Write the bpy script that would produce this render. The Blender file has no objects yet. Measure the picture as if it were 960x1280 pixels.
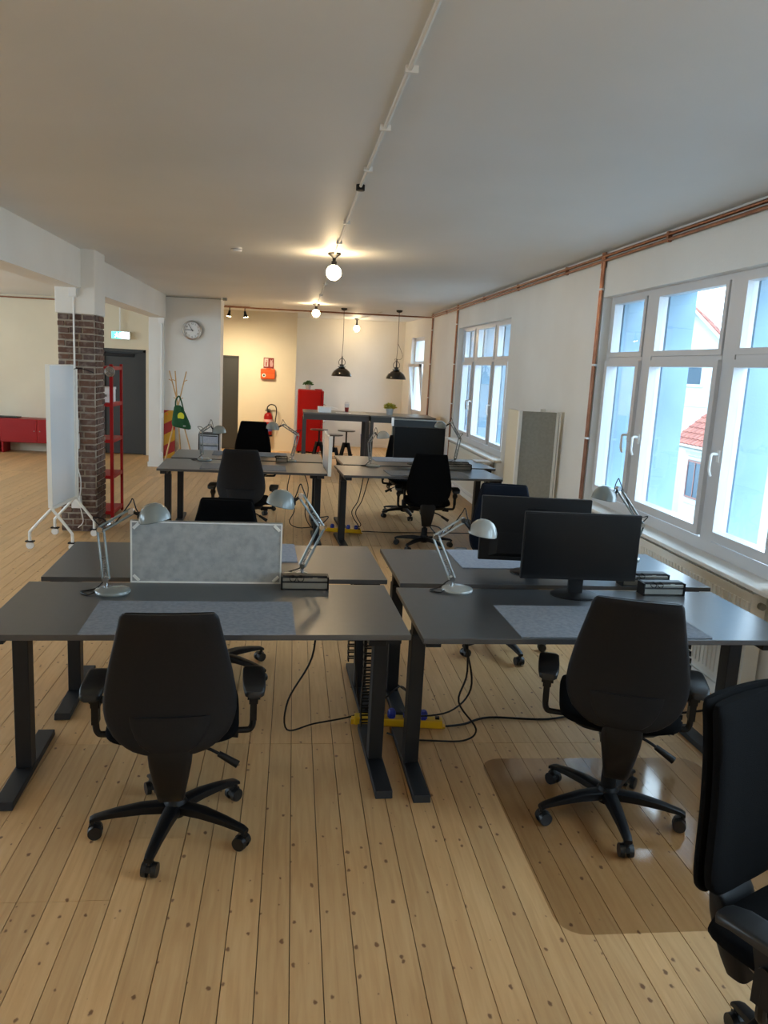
import bpy, math, random
from mathutils import Vector, Matrix, Euler
random.seed(7)
PI = math.pi
def R(a): return math.radians(a)
scn = bpy.context.scene
col = scn.collection

# ------------------------------------------------------------------ camera, sky, exposure
CAM_H = 1.74
cd = bpy.data.cameras.new('camera'); cam = bpy.data.objects.new('camera', cd); col.objects.link(cam)
cd.sensor_fit = 'HORIZONTAL'; cd.sensor_width = 36.0; cd.lens = 981.1 / 960 * 36.0
cd.clip_start = 0.05; cd.clip_end = 300
pi_, ya_, ro_ = R(10.363), R(6.962), R(3.10)
fw = Vector((math.sin(ya_)*math.cos(pi_), math.cos(ya_)*math.cos(pi_), -math.sin(pi_)))
rr = Vector((math.cos(ya_), -math.sin(ya_), 0)); uu = rr.cross(fw)
r2 = rr*math.cos(ro_) + uu*math.sin(ro_); u2 = uu*math.cos(ro_) - rr*math.sin(ro_)
cam.matrix_world = Matrix(((r2.x, u2.x, -fw.x, 0), (r2.y, u2.y, -fw.y, 0), (r2.z, u2.z, -fw.z, CAM_H), (0, 0, 0, 1)))
scn.camera = cam
scn.view_settings.view_transform = 'Standard'; scn.view_settings.look = 'None'
scn.view_settings.gamma = 1; scn.view_settings.use_curve_mapping = False
scn.view_settings.exposure = 1.42
SKY = 3.6
w = bpy.data.worlds.new('sky'); scn.world = w; w.use_nodes = True
bg = w.node_tree.nodes['Background']; bg.inputs[0].default_value = (0.62, 0.82, 1.0, 1); bg.inputs[1].default_value = SKY
scn.cycles.max_bounces = 10; scn.cycles.diffuse_bounces = 7; scn.cycles.glossy_bounces = 4
scn.cycles.transparent_max_bounces = 12; scn.cycles.caustics_reflective = False; scn.cycles.caustics_refractive = False
scn.cycles.sample_clamp_indirect = 6.0
scn.cycles.use_denoising = True
BULB_WATTS = 10.0      # strength of the ceiling globes' glow
BULB_COL = (1.0, 0.73, 0.42)

def portal(name, loc, sx, sy, rot):
    l = bpy.data.lights.new(name, 'AREA'); l.shape = 'RECTANGLE'; l.size = sx; l.size_y = sy
    l.cycles.is_portal = True
    o = bpy.data.objects.new(name, l); col.objects.link(o); o.location = loc; o.rotation_euler = rot
for i, (y0, y1) in enumerate(((3.7, 6.28), (9.0, 12.0), (0.3, 2.9), (-2.6, -0.2))):
    portal('window_daylight', (2.86, (y0+y1)/2, 1.56), 1.7, y1-y0, (0, R(90), 0))
portal('window_daylight', (2.86, 15.9, 1.6), 1.7, 1.2, (0, R(90), 0))
for y0, y1 in ((1.0, 3.6), (5.0, 7.6), (9.0, 11.6)):
    portal('window_daylight', (-8.1, (y0+y1)/2, 1.56), 1.7, y1-y0, (0, R(-90), 0))

# ------------------------------------------------------------------ helpers
def lin(c):
    return tuple(((v/255)/12.92 if v/255 <= .04045 else ((v/255+.055)/1.055)**2.4) for v in c)
def mat(name, rgb, rough=.5, metal=0, emit=None, es=0, spec=.5, coat=0):
    m = bpy.data.materials.new(name); m.use_nodes = True; b = m.node_tree.nodes['Principled BSDF']
    b.inputs['Base Color'].default_value = (*lin(rgb), 1); b.inputs['Roughness'].default_value = rough
    b.inputs['Metallic'].default_value = metal; b.inputs['Specular IOR Level'].default_value = spec
    b.inputs['Coat Weight'].default_value = coat
    if emit: b.inputs['Emission Color'].default_value = (*emit, 1); b.inputs['Emission Strength'].default_value = es
    return m
def N(m, t, **k):
    n = m.node_tree.nodes.new(t)
    for a, v in k.items(): setattr(n, a, v)
    return n
def L(m, a, b): m.node_tree.links.new(a, b)
def ramp(m, fac, stops):
    r = N(m, 'ShaderNodeValToRGB'); e = r.color_ramp.elements
    while len(e) < len(stops): e.new(.5)
    for k, (p, c) in enumerate(stops): e[k].position = p; e[k].color = (*lin(c), 1) if len(c) == 3 else c
    L(m, fac, r.inputs[0]); return r.outputs[0]
def noisy(name, c1, c2, scale, rough=.6, bump=0, bscale=None, stretch=(1, 1, 1), detail=4, metal=0, spec=.5, lo=.35, hi=.65):
    """two-tone noise colour plus optional bump, object coordinates"""
    m = mat(name, c1, rough, metal, spec=spec); b = m.node_tree.nodes['Principled BSDF']
    tc = N(m, 'ShaderNodeTexCoord'); mp = N(m, 'ShaderNodeMapping'); mp.inputs['Scale'].default_value = stretch
    L(m, tc.outputs['Object'], mp.inputs[0])
    n = N(m, 'ShaderNodeTexNoise'); n.inputs['Scale'].default_value = scale; n.inputs['Detail'].default_value = detail
    L(m, mp.outputs[0], n.inputs['Vector'])
    L(m, ramp(m, n.outputs[0], [(lo, c1), (hi, c2)]), b.inputs['Base Color'])
    if bump:
        n2 = N(m, 'ShaderNodeTexNoise'); n2.inputs['Scale'].default_value = bscale or scale*4; L(m, mp.outputs[0], n2.inputs['Vector'])
        bp = N(m, 'ShaderNodeBump'); bp.inputs['Strength'].default_value = bump; bp.inputs['Distance'].default_value = .004
        L(m, n2.outputs[0], bp.inputs['Height']); L(m, bp.outputs[0], b.inputs['Normal'])
    return m

class MB:
    def __init__(s): s.v = []; s.f = []
    def add(s, vs, fs, M=None):
        o = len(s.v)
        s.v += [tuple(M @ Vector(p)) if M else tuple(p) for p in vs]
        s.f += [tuple(i+o for i in f) for f in fs]; return s
    def box(s, c, d, M=None, rz=0):
        x, y, z = [k/2 for k in d]
        T = Matrix.Translation(c) @ Matrix.Rotation(rz, 4, 'Z')
        if M: T = M @ T
        return s.add([(a*x, b*y, e*z) for a in (-1, 1) for b in (-1, 1) for e in (-1, 1)],
                     [(0, 1, 3, 2), (4, 6, 7, 5), (0, 4, 5, 1), (2, 3, 7, 6), (0, 2, 6, 4), (1, 5, 7, 3)], T)
    def b2(s, p, q):
        return s.box([(a+b)/2 for a, b in zip(p, q)], [abs(b-a) for a, b in zip(p, q)])
    def loft(s, rings, cap=True, closed=True):
        n = len(rings[0]); o = len(s.v); s.v += [tuple(p) for r in rings for p in r]
        for i in range(len(rings)-1):
            for j in range(n if closed else n-1):
                k = (j+1) % n
                s.f.append((o+i*n+j, o+i*n+k, o+(i+1)*n+k, o+(i+1)*n+j))
        if cap:
            s.f.append(tuple(o+j for j in range(n))[::-1]); s.f.append(tuple(o+(len(rings)-1)*n+j for j in range(n)))
        return s
    def cyl(s, p, q, r, r1=None, n=14):
        p, q = Vector(p), Vector(q); d = (q-p).normalized(); r1 = r if r1 is None else r1
        a = d.orthogonal().normalized(); b = d.cross(a)
        return s.loft([[c + (a*math.cos(t)+b*math.sin(t))*k for t in [2*PI*j/n for j in range(n)]] for c, k in ((p, r), (q, r1))])
    def tube(s, pts, r, n=8, sub=6):
        P = [Vector(p) for p in pts]
        if sub > 1 and len(P) > 2:
            Q = [P[0]]+P+[P[-1]]; out = []
            for i in range(1, len(Q)-2):
                for k in range(sub):
                    t = k/sub; a, b, c, d = Q[i-1:i+3]
                    out.append(.5*((2*b)+(c-a)*t+(2*a-5*b+4*c-d)*t*t+(3*b-a-3*c+d)*t**3))
            P = out+[P[-1]]
        rings = []; prev = None
        for i, p in enumerate(P):
            d = (P[min(i+1, len(P)-1)]-P[max(i-1, 0)]).normalized()
            a = d.orthogonal().normalized() if prev is None else (prev-d*prev.dot(d)).normalized()
            prev = a; b = d.cross(a)
            rings.append([p+(a*math.cos(2*PI*j/n)+b*math.sin(2*PI*j/n))*r for j in range(n)])
        return s.loft(rings)
    def lathe(s, prof, n=24, M=None, cap=False):
        o = len(s.v); vs = [(r*math.cos(2*PI*j/n), r*math.sin(2*PI*j/n), z) for r, z in prof for j in range(n)]
        fs = [(i*n+j, i*n+(j+1) % n, (i+1)*n+(j+1) % n, (i+1)*n+j) for i in range(len(prof)-1) for j in range(n)]
        if cap: fs += [tuple(range(n))[::-1], tuple((len(prof)-1)*n+j for j in range(n))]
        return s.add(vs, fs, M)
    def ball(s, c, r, n=14, sz=1, M=None):
        T = Matrix.Translation(c)
        return s.lathe([(max(1e-4, r*math.sin(PI*i/(n//2+1))), -r*sz*math.cos(PI*i/(n//2+1))) for i in range(n//2+2)], n, M @ T if M else T)
    def poly(s, pts): o = len(s.v); s.v += [tuple(p) for p in pts]; s.f.append(tuple(range(o, o+len(pts)))); return s
    def prism(s, pts, d):
        n = len(pts); d = Vector(d); o = len(s.v)
        s.v += [tuple(p) for p in pts]+[tuple(Vector(p)+d) for p in pts]
        s.f += [tuple(o+i for i in range(n))[::-1], tuple(o+n+i for i in range(n))]
        s.f += [(o+i, o+(i+1) % n, o+n+(i+1) % n, o+n+i) for i in range(n)]; return s
    def mesh(s, name, m, smooth=40):
        me = bpy.data.meshes.new(name); me.from_pydata(s.v, [], s.f); me.validate(); me.update()
        import bmesh
        bm = bmesh.new(); bm.from_mesh(me); bmesh.ops.recalc_face_normals(bm, faces=bm.faces); bm.to_mesh(me); bm.free()
        if smooth:
            me.shade_smooth(); me.set_sharp_from_angle(angle=R(smooth))
        me.materials.append(m); return me
    def build(s, name, m, parent=None, smooth=40, loc=(0, 0, 0), rz=0, bevel=0):
        return put(name, s.mesh(name, m, smooth), parent, loc, rz, bevel)
def put(name, me, parent=None, loc=(0, 0, 0), rz=0, bevel=0):
    o = bpy.data.objects.new(name, me); col.objects.link(o); o.parent = parent
    o.location = loc; o.rotation_euler = (0, 0, rz)
    if bevel:
        b = o.modifiers.new('bevel', 'BEVEL'); b.width = bevel; b.segments = 2; b.limit_method = 'ANGLE'
    return o
def tag(o, label, cat, group=None, kind=None):
    if label: o['label'] = label
    if cat: o['category'] = cat
    if group: o['group'] = group
    if kind: o['kind'] = kind
    return o
def thing(name, label, cat, loc=(0, 0, 0), rz=0, group=None):
    o = bpy.data.objects.new(name, None); col.objects.link(o); o.location = loc; o.rotation_euler = (0, 0, rz)
    o.empty_display_size = .1
    return tag(o, label, cat, group)
def struct(name, mb, m, label, cat='wall', smooth=0, bevel=0):
    return tag(mb.build(name, m, smooth=smooth, bevel=bevel), label, cat, kind='structure')
def sup(w, t, n=20, e=2.6):
    out = []
    for j in range(n):
        a = 2*PI*j/n; c, s_ = math.cos(a), math.sin(a)
        out.append((w*math.copysign(abs(c)**(2/e), c), t*math.copysign(abs(s_)**(2/e), s_)))
    return out
CACHE = {}
def cached(key, fn):
    if key not in CACHE: CACHE[key] = fn()
    return CACHE[key]

# ------------------------------------------------------------------ materials
M = {}
M['wall'] = noisy('white_wall_paint', (233, 232, 227), (227, 225, 219), 1.2, .85, .25, 60, spec=.2)
M['ceil'] = noisy('ceiling_paint', (230, 232, 232), (224, 226, 225), .8, .55, .15, 3, spec=.35)
M['cream'] = noisy('cream_wall_paint', (226, 218, 196), (220, 212, 190), 1.2, .85, .2, 60, spec=.2)
M['frame'] = mat('white_window_plastic', (208, 209, 211), .3)
M['trim'] = mat('white_trim_paint', (228, 227, 222), .5)
M['black'] = mat('black_plastic', (12, 12, 14), .45, spec=.3)
M['blacksoft'] = mat('soft_black_plastic', (20, 20, 22), .5, spec=.4)
M['desktop'] = noisy('dark_grey_laminate', (58, 60, 63), (62, 64, 67), 30, .30, .03, 300, spec=1.0)
M['steel'] = mat('anthracite_powder_coat', (25, 28, 33), .5, spec=.4)
M['fabric'] = noisy('black_seat_fabric', (7, 7, 8), (11, 11, 12), 220, .95, .3, 500, spec=.08)
M['navy'] = noisy('dark_navy_fabric', (11, 16, 26), (15, 21, 32), 220, .9, .3, 500, spec=.15)
M['felt'] = noisy('grey_felt', (156, 159, 158), (174, 176, 174), 30, .95, .3, 300, spec=.1, detail=6)
M['feltdark'] = noisy('dark_grey_felt', (122, 128, 137), (136, 141, 149), 60, .9, .3, 300, spec=.1)
M['feltpale'] = noisy('pale_grey_felt', (150, 156, 168), (162, 167, 178), 60, .9, .2, 300, spec=.1)
M['lamp'] = mat('grey_enamel', (124, 132, 130), .22, coat=.4)
M['lampw'] = mat('pale_grey_enamel', (158, 162, 158), .22, coat=.4)
M['chrome'] = mat('chrome', (200, 202, 205), .15, 1)
M['alu'] = mat('brushed_aluminium', (150, 148, 140), .38, .8)
M['whitemetal'] = mat('white_powder_coat', (232, 232, 226), .35)
M['screen'] = mat('black_screen', (4, 4, 5), .3, spec=.3)
M['copper'] = noisy('copper_pipe', (150, 108, 88), (172, 128, 106), 14, .38, metal=1)
M['red'] = mat('red_lacquer', (150, 10, 8), .38, spec=.3)
M['redmetal'] = mat('red_powder_coat', (150, 14, 16), .5, spec=.25)
M['yellow'] = mat('yellow_plastic', (226, 178, 20), .4)
M['blue'] = mat('blue_plastic', (24, 44, 150), .4)
M['door'] = mat('dark_grey_door_paint', (52, 54, 54), .5)
M['green'] = noisy('green_cloth', (14, 66, 30), (20, 76, 36), 20, .8)
M['bamboo'] = noisy('bamboo', (190, 150, 98), (206, 168, 112), 20, .5)
M['leaf'] = noisy('green_leaf', (54, 96, 48), (82, 124, 62), 40, .6)
M['leafy'] = noisy('yellow_blossom', (196, 178, 52), (150, 160, 60), 40, .6)
M['wbface'] = mat('whiteboard_enamel', (222, 232, 240), .12)
M['tilered'] = noisy('red_roof_tile', (132, 76, 62), (112, 60, 50), 5, .8)
M['render'] = noisy('pale_house_render', (168, 176, 176), (160, 168, 168), 2, .9)
M['extwall'] = noisy('grey_facade_render', (132, 160, 180), (140, 168, 186), 3, .9, .2, 80)
M['feltg'] = noisy('grey_green_felt', (150, 150, 142), (158, 158, 150), 40, .9)
M['navydark'] = mat('dark_pinboard_cloth', (30, 34, 36), .8)
M['orange'] = mat('orange_plastic', (226, 92, 30), .4)
M['white'] = mat('white_plastic', (230, 230, 228), .4)
M['glassdark'] = mat('dark_window_glass', (52, 70, 82), .35, spec=.2)
M['ground'] = mat('street_asphalt', (110, 110, 108), .9)
M['bulb'] = mat('lit_bulb_glass', (255, 230, 180), .3, emit=BULB_COL, es=BULB_WATTS*3)
M['spot'] = mat('lit_spot_lens', (255, 230, 180), .3, emit=BULB_COL, es=40)
M['mortar'] = noisy('lime_mortar', (150, 140, 126), (170, 160, 146), 14, .95, .5, 60)

def floor_mat():
    m = mat('pine_floorboard', (190, 148, 98), .42, spec=.45); b = m.node_tree.nodes['Principled BSDF']
    g = N(m, 'ShaderNodeNewGeometry'); sp = N(m, 'ShaderNodeSeparateXYZ'); L(m, g.outputs['Position'], sp.inputs[0])
    def math_(op, a, b_=None):
        n = N(m, 'ShaderNodeMath', operation=op)
        for i, q in enumerate((a, b_)):
            if q is None: continue
            if isinstance(q, (int, float)): n.inputs[i].default_value = q
            else: L(m, q, n.inputs[i])
        return n.outputs[0]
    cid = math_('FLOOR', math_('DIVIDE', math_('SUBTRACT', sp.outputs[0], .0414), .0965))
    rid = math_('FLOOR', math_('DIVIDE', math_('SUBTRACT', sp.outputs[1], 3.42), 4.15))
    cb = N(m, 'ShaderNodeCombineXYZ'); L(m, cid, cb.inputs[0]); L(m, rid, cb.inputs[1])
    wn = N(m, 'ShaderNodeTexWhiteNoise'); L(m, cb.outputs[0], wn.inputs[0])
    # coordinates shifted per board
    sh = N(m, 'ShaderNodeVectorMath', operation='SCALE'); sh.inputs[3].default_value = 37.0; L(m, wn.outputs['Color'], sh.inputs[0])
    ad = N(m, 'ShaderNodeVectorMath', operation='ADD'); L(m, g.outputs['Position'], ad.inputs[0]); L(m, sh.outputs[0], ad.inputs[1])
    mp = N(m, 'ShaderNodeMapping'); mp.inputs['Scale'].default_value = (34, 2.2, 1); L(m, ad.outputs[0], mp.inputs[0])
    gr = N(m, 'ShaderNodeTexNoise'); gr.inputs['Scale'].default_value = 1.6; gr.inputs['Detail'].default_value = 5; gr.inputs['Distortion'].default_value = .6
    L(m, mp.outputs[0], gr.inputs['Vector'])
    base = ramp(m, gr.outputs[0], [(.2, (188, 147, 99)), (.5, (202, 163, 114)), (.8, (212, 176, 127))])
    hs = N(m, 'ShaderNodeHueSaturation'); L(m, base, hs.inputs['Color'])
    v = N(m, 'ShaderNodeMapRange'); L(m, wn.outputs['Value'], v.inputs[0]); v.inputs[3].default_value = .90; v.inputs[4].default_value = 1.10
    L(m, v.outputs[0], hs.inputs['Value'])
    # knots: sparse dark brown eyes
    mk = N(m, 'ShaderNodeMapping'); mk.inputs['Scale'].default_value = (17, 11, 0); nz = N(m, 'ShaderNodeTexNoise'); nz.inputs['Scale'].default_value = 60; L(m, g.outputs['Position'], nz.inputs['Vector'])
    nzs = N(m, 'ShaderNodeVectorMath', operation='SCALE'); nzs.inputs[3].default_value = .012; L(m, nz.outputs['Color'], nzs.inputs[0])
    ad2 = N(m, 'ShaderNodeVectorMath', operation='ADD'); L(m, ad.outputs[0], ad2.inputs[0]); L(m, nzs.outputs[0], ad2.inputs[1])
    L(m, ad2.outputs[0], mk.inputs[0])
    vo = N(m, 'ShaderNodeTexVoronoi', voronoi_dimensions='2D'); vo.inputs['Scale'].default_value = 1.0; L(m, mk.outputs[0], vo.inputs['Vector'])
    sc = N(m, 'ShaderNodeSeparateColor'); L(m, vo.outputs['Color'], sc.inputs[0])
    size = N(m, 'ShaderNodeMapRange'); L(m, sc.outputs[0], size.inputs[0]); size.inputs[1].default_value = .45; size.inputs[2].default_value = 1.0; size.inputs[3].default_value = -.045; size.inputs[4].default_value = .12
    kn = N(m, 'ShaderNodeMapRange', interpolation_type='SMOOTHSTEP'); L(m, math_('SUBTRACT', vo.outputs['Distance'], size.outputs[0]), kn.inputs[0])
    kn.inputs[1].default_value = -.045; kn.inputs[2].default_value = .035; kn.inputs[3].default_value = .82; kn.inputs[4].default_value = 0
    mx = N(m, 'ShaderNodeMix', data_type='RGBA'); L(m, kn.outputs[0], mx.inputs[0]); L(m, hs.outputs[0], mx.inputs[6]); mx.inputs[7].default_value = (*lin((92, 52, 30)), 1)
    # broad darker flame streaks
    L(m, mx.outputs[2], b.inputs['Base Color'])
    rn = N(m, 'ShaderNodeMapRange'); L(m, gr.outputs[0], rn.inputs[0]); rn.inputs[3].default_value = .36; rn.inputs[4].default_value = .52
    L(m, rn.outputs[0], b.inputs['Roughness'])
    bp = N(m, 'ShaderNodeBump'); bp.inputs['Strength'].default_value = .12; bp.inputs['Distance'].default_value = .002
    L(m, gr.outputs[0], bp.inputs['Height']); L(m, bp.outputs[0], b.inputs['Normal'])
    return m
M['floor'] = floor_mat()
M['subfloor'] = mat('dark_subfloor', (52, 36, 22), .9)

def brick_mat():
    m = mat('old_brick', (104, 80, 68), .9, spec=.2); b = m.node_tree.nodes['Principled BSDF']
    oi = N(m, 'ShaderNodeObjectInfo'); tc = N(m, 'ShaderNodeNewGeometry')
    n = N(m, 'ShaderNodeTexNoise'); n.inputs['Scale'].default_value = 22; n.inputs['Detail'].default_value = 6; L(m, tc.outputs['Position'], n.inputs['Vector'])
    c = ramp(m, oi.outputs['Random'], [(0, (92, 70, 62)), (.35, (112, 84, 70)), (.7, (100, 84, 80)), (1, (84, 62, 54))])
    mx = N(m, 'ShaderNodeMix', data_type='RGBA'); L(m, ramp(m, n.outputs[0], [(.5, (0, 0, 0)), (.68, (190, 190, 190))]), mx.inputs[0])
    L(m, c, mx.inputs[6]); mx.inputs[7].default_value = (*lin((150, 138, 128)), 1); L(m, mx.outputs[2], b.inputs['Base Color'])
    bp = N(m, 'ShaderNodeBump'); bp.inputs['Strength'].default_value = .6; bp.inputs['Distance'].default_value = .006
    L(m, n.outputs[0], bp.inputs['Height']); L(m, bp.outputs[0], b.inputs['Normal']); return m
M['brick'] = brick_mat()

def glass_mat(name, tint=(.97, .99, 1.0), base=.04, rough=0.0):
    m = bpy.data.materials.new(name); m.use_nodes = True; nt = m.node_tree; nt.nodes.clear()
    o = N(m, 'ShaderNodeOutputMaterial'); t = N(m, 'ShaderNodeBsdfTransparent'); t.inputs[0].default_value = (*tint, 1)
    g = N(m, 'ShaderNodeBsdfGlossy'); g.inputs['Roughness'].default_value = rough
    lw = N(m, 'ShaderNodeLayerWeight'); pw_ = N(m, 'ShaderNodeMath', operation='POWER'); L(m, lw.outputs['Facing'], pw_.inputs[0]); lw.inputs[0].default_value = .5; pw_.inputs[1].default_value = 4.0
    f = N(m, 'ShaderNodeMath', operation='MULTIPLY_ADD'); L(m, pw_.outputs[0], f.inputs[0]); f.inputs[1].default_value = .7; f.inputs[2].default_value = base/2
    mx = N(m, 'ShaderNodeMixShader'); L(m, f.outputs[0], mx.inputs[0]); L(m, t.outputs[0], mx.inputs[1]); L(m, g.outputs[0], mx.inputs[2])
    L(m, mx.outputs[0], o.inputs[0]); return m
M['glass'] = glass_mat('window_glass')
M['mat'] = glass_mat('clear_tinted_mat', (.90, .87, .84), rough=.10)
M['cup'] = glass_mat('clear_cup', (.9, .9, .92))

def warn_mat():
    m = mat('red_yellow_chevron', (200, 40, 26), .5); b = m.node_tree.nodes['Principled BSDF']
    tc = N(m, 'ShaderNodeTexCoord'); sp = N(m, 'ShaderNodeSeparateXYZ'); L(m, tc.outputs['Object'], sp.inputs[0])
    a = N(m, 'ShaderNodeMath', operation='MULTIPLY_ADD'); L(m, sp.outputs[0], a.inputs[0]); a.inputs[1].default_value = -.55; L(m, sp.outputs[2], a.inputs[2])
    d = N(m, 'ShaderNodeMath', operation='DIVIDE'); L(m, a.outputs[0], d.inputs[0]); d.inputs[1].default_value = .345
    fr = N(m, 'ShaderNodeMath', operation='FRACT'); L(m, d.outputs[0], fr.inputs[0])
    g = N(m, 'ShaderNodeMath', operation='GREATER_THAN'); L(m, fr.outputs[0], g.inputs[0]); g.inputs[1].default_value = .5
    L(m, ramp(m, g.outputs[0], [(0, (150, 22, 16)), (1, (190, 140, 20))]), b.inputs['Base Color']); return m
M['warn'] = warn_mat()

# ------------------------------------------------------------------ floor
XR, XL, YB, YF = 2.457, -8.0, -3.0, 17.3
P0, PW = .0414, .0965
fl = struct('floor', MB().b2((XL-.1, YB-.1, -.12), (XR+.5, YF+.3, -.022)), M['subfloor'], 'wide pine plank floor running the length of the office', 'floor')
def board(x0, y0, y1, mb=None):
    g = .0028
    if mb is not None:
        mb.b2((x0+g/2, y0+.001, -.022), (x0+PW-g/2, y1-.001, 0)); return
    key = ('pl', round(y1-y0, 2)); ln = y1-y0
    me = cached(key, lambda: MB().b2((g/2, .001, -.022), (PW-g/2, ln-.001, 0)).mesh('plank', M['floor'], 0))
    put('plank', me, fl, (x0, y0, random.uniform(-.0012, 0)))
k0 = int((XL-P0)/PW)-1; k1 = int((XR-P0)/PW)+1
rest = MB(); npl = 0
for k in range(k0, k1+1):
    x = P0+k*PW
    rows = [(-3.0, 3.42), (3.42, 7.57), (7.57, 11.72), (11.72, 15.87), (15.87, 17.35)]
    lim = [-1.9, -4.0, -5.0]
    for i, (a, b) in enumerate(rows):
        parts_ = [(a, b)]
        if i == 0:
            if -1.7 < x < -.62: parts_ = [(a, 2.35), (2.35, b)]
            elif -.62 <= x < -.36: parts_ = [(a, 2.69), (2.69, b)]
        for (p, q) in parts_:
            if i < 3 and x > lim[i]: board(x, p, q); npl += 1
            else: board(x, p, q, rest)
print('planks', npl)
tag(rest.build('distant_plank', M['floor'], fl, 0), None, None, kind='stuff')

# ------------------------------------------------------------------ room shell
def cz(x): return 2.706 + .0157*x          # ceiling is slightly out of level
T = .15
c = MB(); xs = (XL-.2, XR+.5)
c.prism([(xs[0], YB-.2, cz(xs[0])), (xs[1], YB-.2, cz(xs[1])), (xs[1], YF+.3, cz(xs[1])), (xs[0], YF+.3, cz(xs[0]))], (0, 0, .2))
struct('ceiling', c, M['ceil'], 'white plaster ceiling with a thin conduit along it', 'ceiling')
# right wall with window openings
WINS = [(9.05, 11.98), (3.62, 6.30), (.30, 2.98), (-2.7, -.2)]
WZ0, WZ1 = .735, 2.395
m_ = MB(); XO = 2.81
ys = [14.42]
edges = sorted([(a, b) for a, b in WINS])
y = YB
for a, b in edges:
    m_.b2((XR, y, 0), (XO, a, 2.8)); m_.b2((XR, a, 0), (XO, b, WZ0)); m_.b2((XR, a, WZ1), (XO, b, 2.8)); y = b
m_.b2((XR, y, 0), (XO, 14.42, 2.8))
struct('wall_right', m_, M['wall'], 'long white window wall on the right with copper pipes')
def window(name, ya, yb, label, sashes, xf=2.55):
    """three sashes with a fixed light above each; y decreasing toward the viewer"""
    t = thing(name, label, 'window'); t['kind'] = 'structure'
    fm = MB(); d0, d1 = xf-.02, xf+.06
    fm.b2((d0, ya, WZ0), (d1, ya+.05, WZ1)); fm.b2((d0, yb-.05, WZ0), (d1, yb, WZ1))
    fm.b2((d0+.002, ya+.05, WZ1-.035), (d1, yb-.05, WZ1)); fm.b2((d0+.002, ya+.05, WZ0), (d1, yb-.05, WZ0+.08))
    for i in range(2):
        a = sashes[i][1]; b = sashes[i+1][0]; fm.b2((d0+.001, a+.05, WZ0+.08), (d1-.001, b-.05, WZ1-.035))
    for a, b in sashes: fm.b2((d0+.003, a-.04, 1.897), (d1-.003, b+.04, 1.924))
    fm.build('window_frame', M['frame'], t, 0)
    def rect(mb, x0, x1, y0, y1, z0, z1, wy, wb, wt):
        mb.b2((x0, y0, z0), (x1, y0+wy, z1)); mb.b2((x0, y1-wy, z0), (x1, y1, z1))
        mb.b2((x0, y0+wy, z0), (x1, y1-wy, z0+wb)); mb.b2((x0, y0+wy, z1-wt), (x1, y1-wy, z1))
    for i, (a, b) in enumerate(sashes):
        s1 = MB(); rect(s1, xf-.045, xf+.04, a-.052, b+.052, .83, 1.896, .052, .055, .044)
        s1.build('sash', M['frame'], t, 0)
        s2 = MB(); rect(s2, xf-.026, xf+.04, a-.038, b+.038, 1.925, 2.359, .038, .037, .022)
        s2.build('fixed_light', M['frame'], t, 0)
        p1 = MB().b2((xf+.005, a, .885), (xf+.011, b, 1.852)); p1.build('pane', M['glass'], t, 0)
        p2 = MB().b2((xf+.005, a, 1.962), (xf+.011, b, 2.338)); p2.build('pane', M['glass'], t, 0)
    return t
def handle(t, y, x=2.505, side=1):
    h = MB(); h.b2((x-.012, y-.014, 1.30), (x, y+.014, 1.37))
    h.tube([(x-.008, y, 1.345), (x-.05, y, 1.345), (x-.055, y, 1.31), (x-.05, y+.01*side, 1.25), (x-.035, y+.014*side, 1.215)], .009, 8)
    h.build('handle', M['white'], t)
near_s = [(3.80, 4.33), (4.565, 5.43), (5.675, 6.21)]
far_s = [(9.30, 9.84), (10.05, 10.93), (11.20, 11.76)]
w1 = window('window_1', 3.70, 6.30, 'large white triple window with two panes rows nearest the desks', near_s)
for yy, sd in ((5.695-.05, 1), (5.46, 1), (4.36, 1)): handle(w1, yy, side=sd)
w2 = window('window_2', 9.12, 11.98, 'white triple window farther down the right wall', far_s)
for yy in (11.15, 10.97, 9.88): handle(w2, yy)
w3 = window('window_3', .38, 2.98, 'white triple window beside the camera, outside the picture', [(.48, 1.01), (1.245, 2.11), (2.355, 2.89)])
w4 = window('window_4', -2.7, -.2, 'white triple window behind the camera, outside the picture', [(-2.6, -2.05), (-1.82, -1.05), (-.82, -.3)])
# deep outer reveals between the sashes
ni = 0
for s_, wn_ in ((near_s, 'nearest'), (far_s, 'farther'), ([(.48, 1.01), (1.245, 2.11), (2.355, 2.89)], 'unseen')):
    for a_, b_, lb in ((s_[0][1]+.02, s_[1][0]-.02, 'first'), (s_[1][1]+.02, s_[2][0]-.02, 'second'), (s_[2][1]+.02, s_[2][1]+.12, 'third')):
        ni += 1
        struct('trim_%d' % ni, MB().b2((2.615, a_, WZ0-.1), (2.81, b_, 2.42)), M['extwall'], '%s grey facade pier outside the %s triple window' % (lb, wn_), 'pier')
# sills
for n_, (a, b) in (('near', (3.5, 6.36)), ('far', (8.98, 12.05)), ('side', (.2, 3.05))):
    s_ = MB().b2((2.365, a, .715), (2.535, b, .742))
    t = struct('trim_1%d' % (int(a) % 9), s_, M['trim'], {'near': 'white windowsill below the nearest triple window', 'far': 'white windowsill below the farther triple window', 'side': 'white windowsill outside the picture on the right'}[n_], 'windowsill', bevel=.006)
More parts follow.
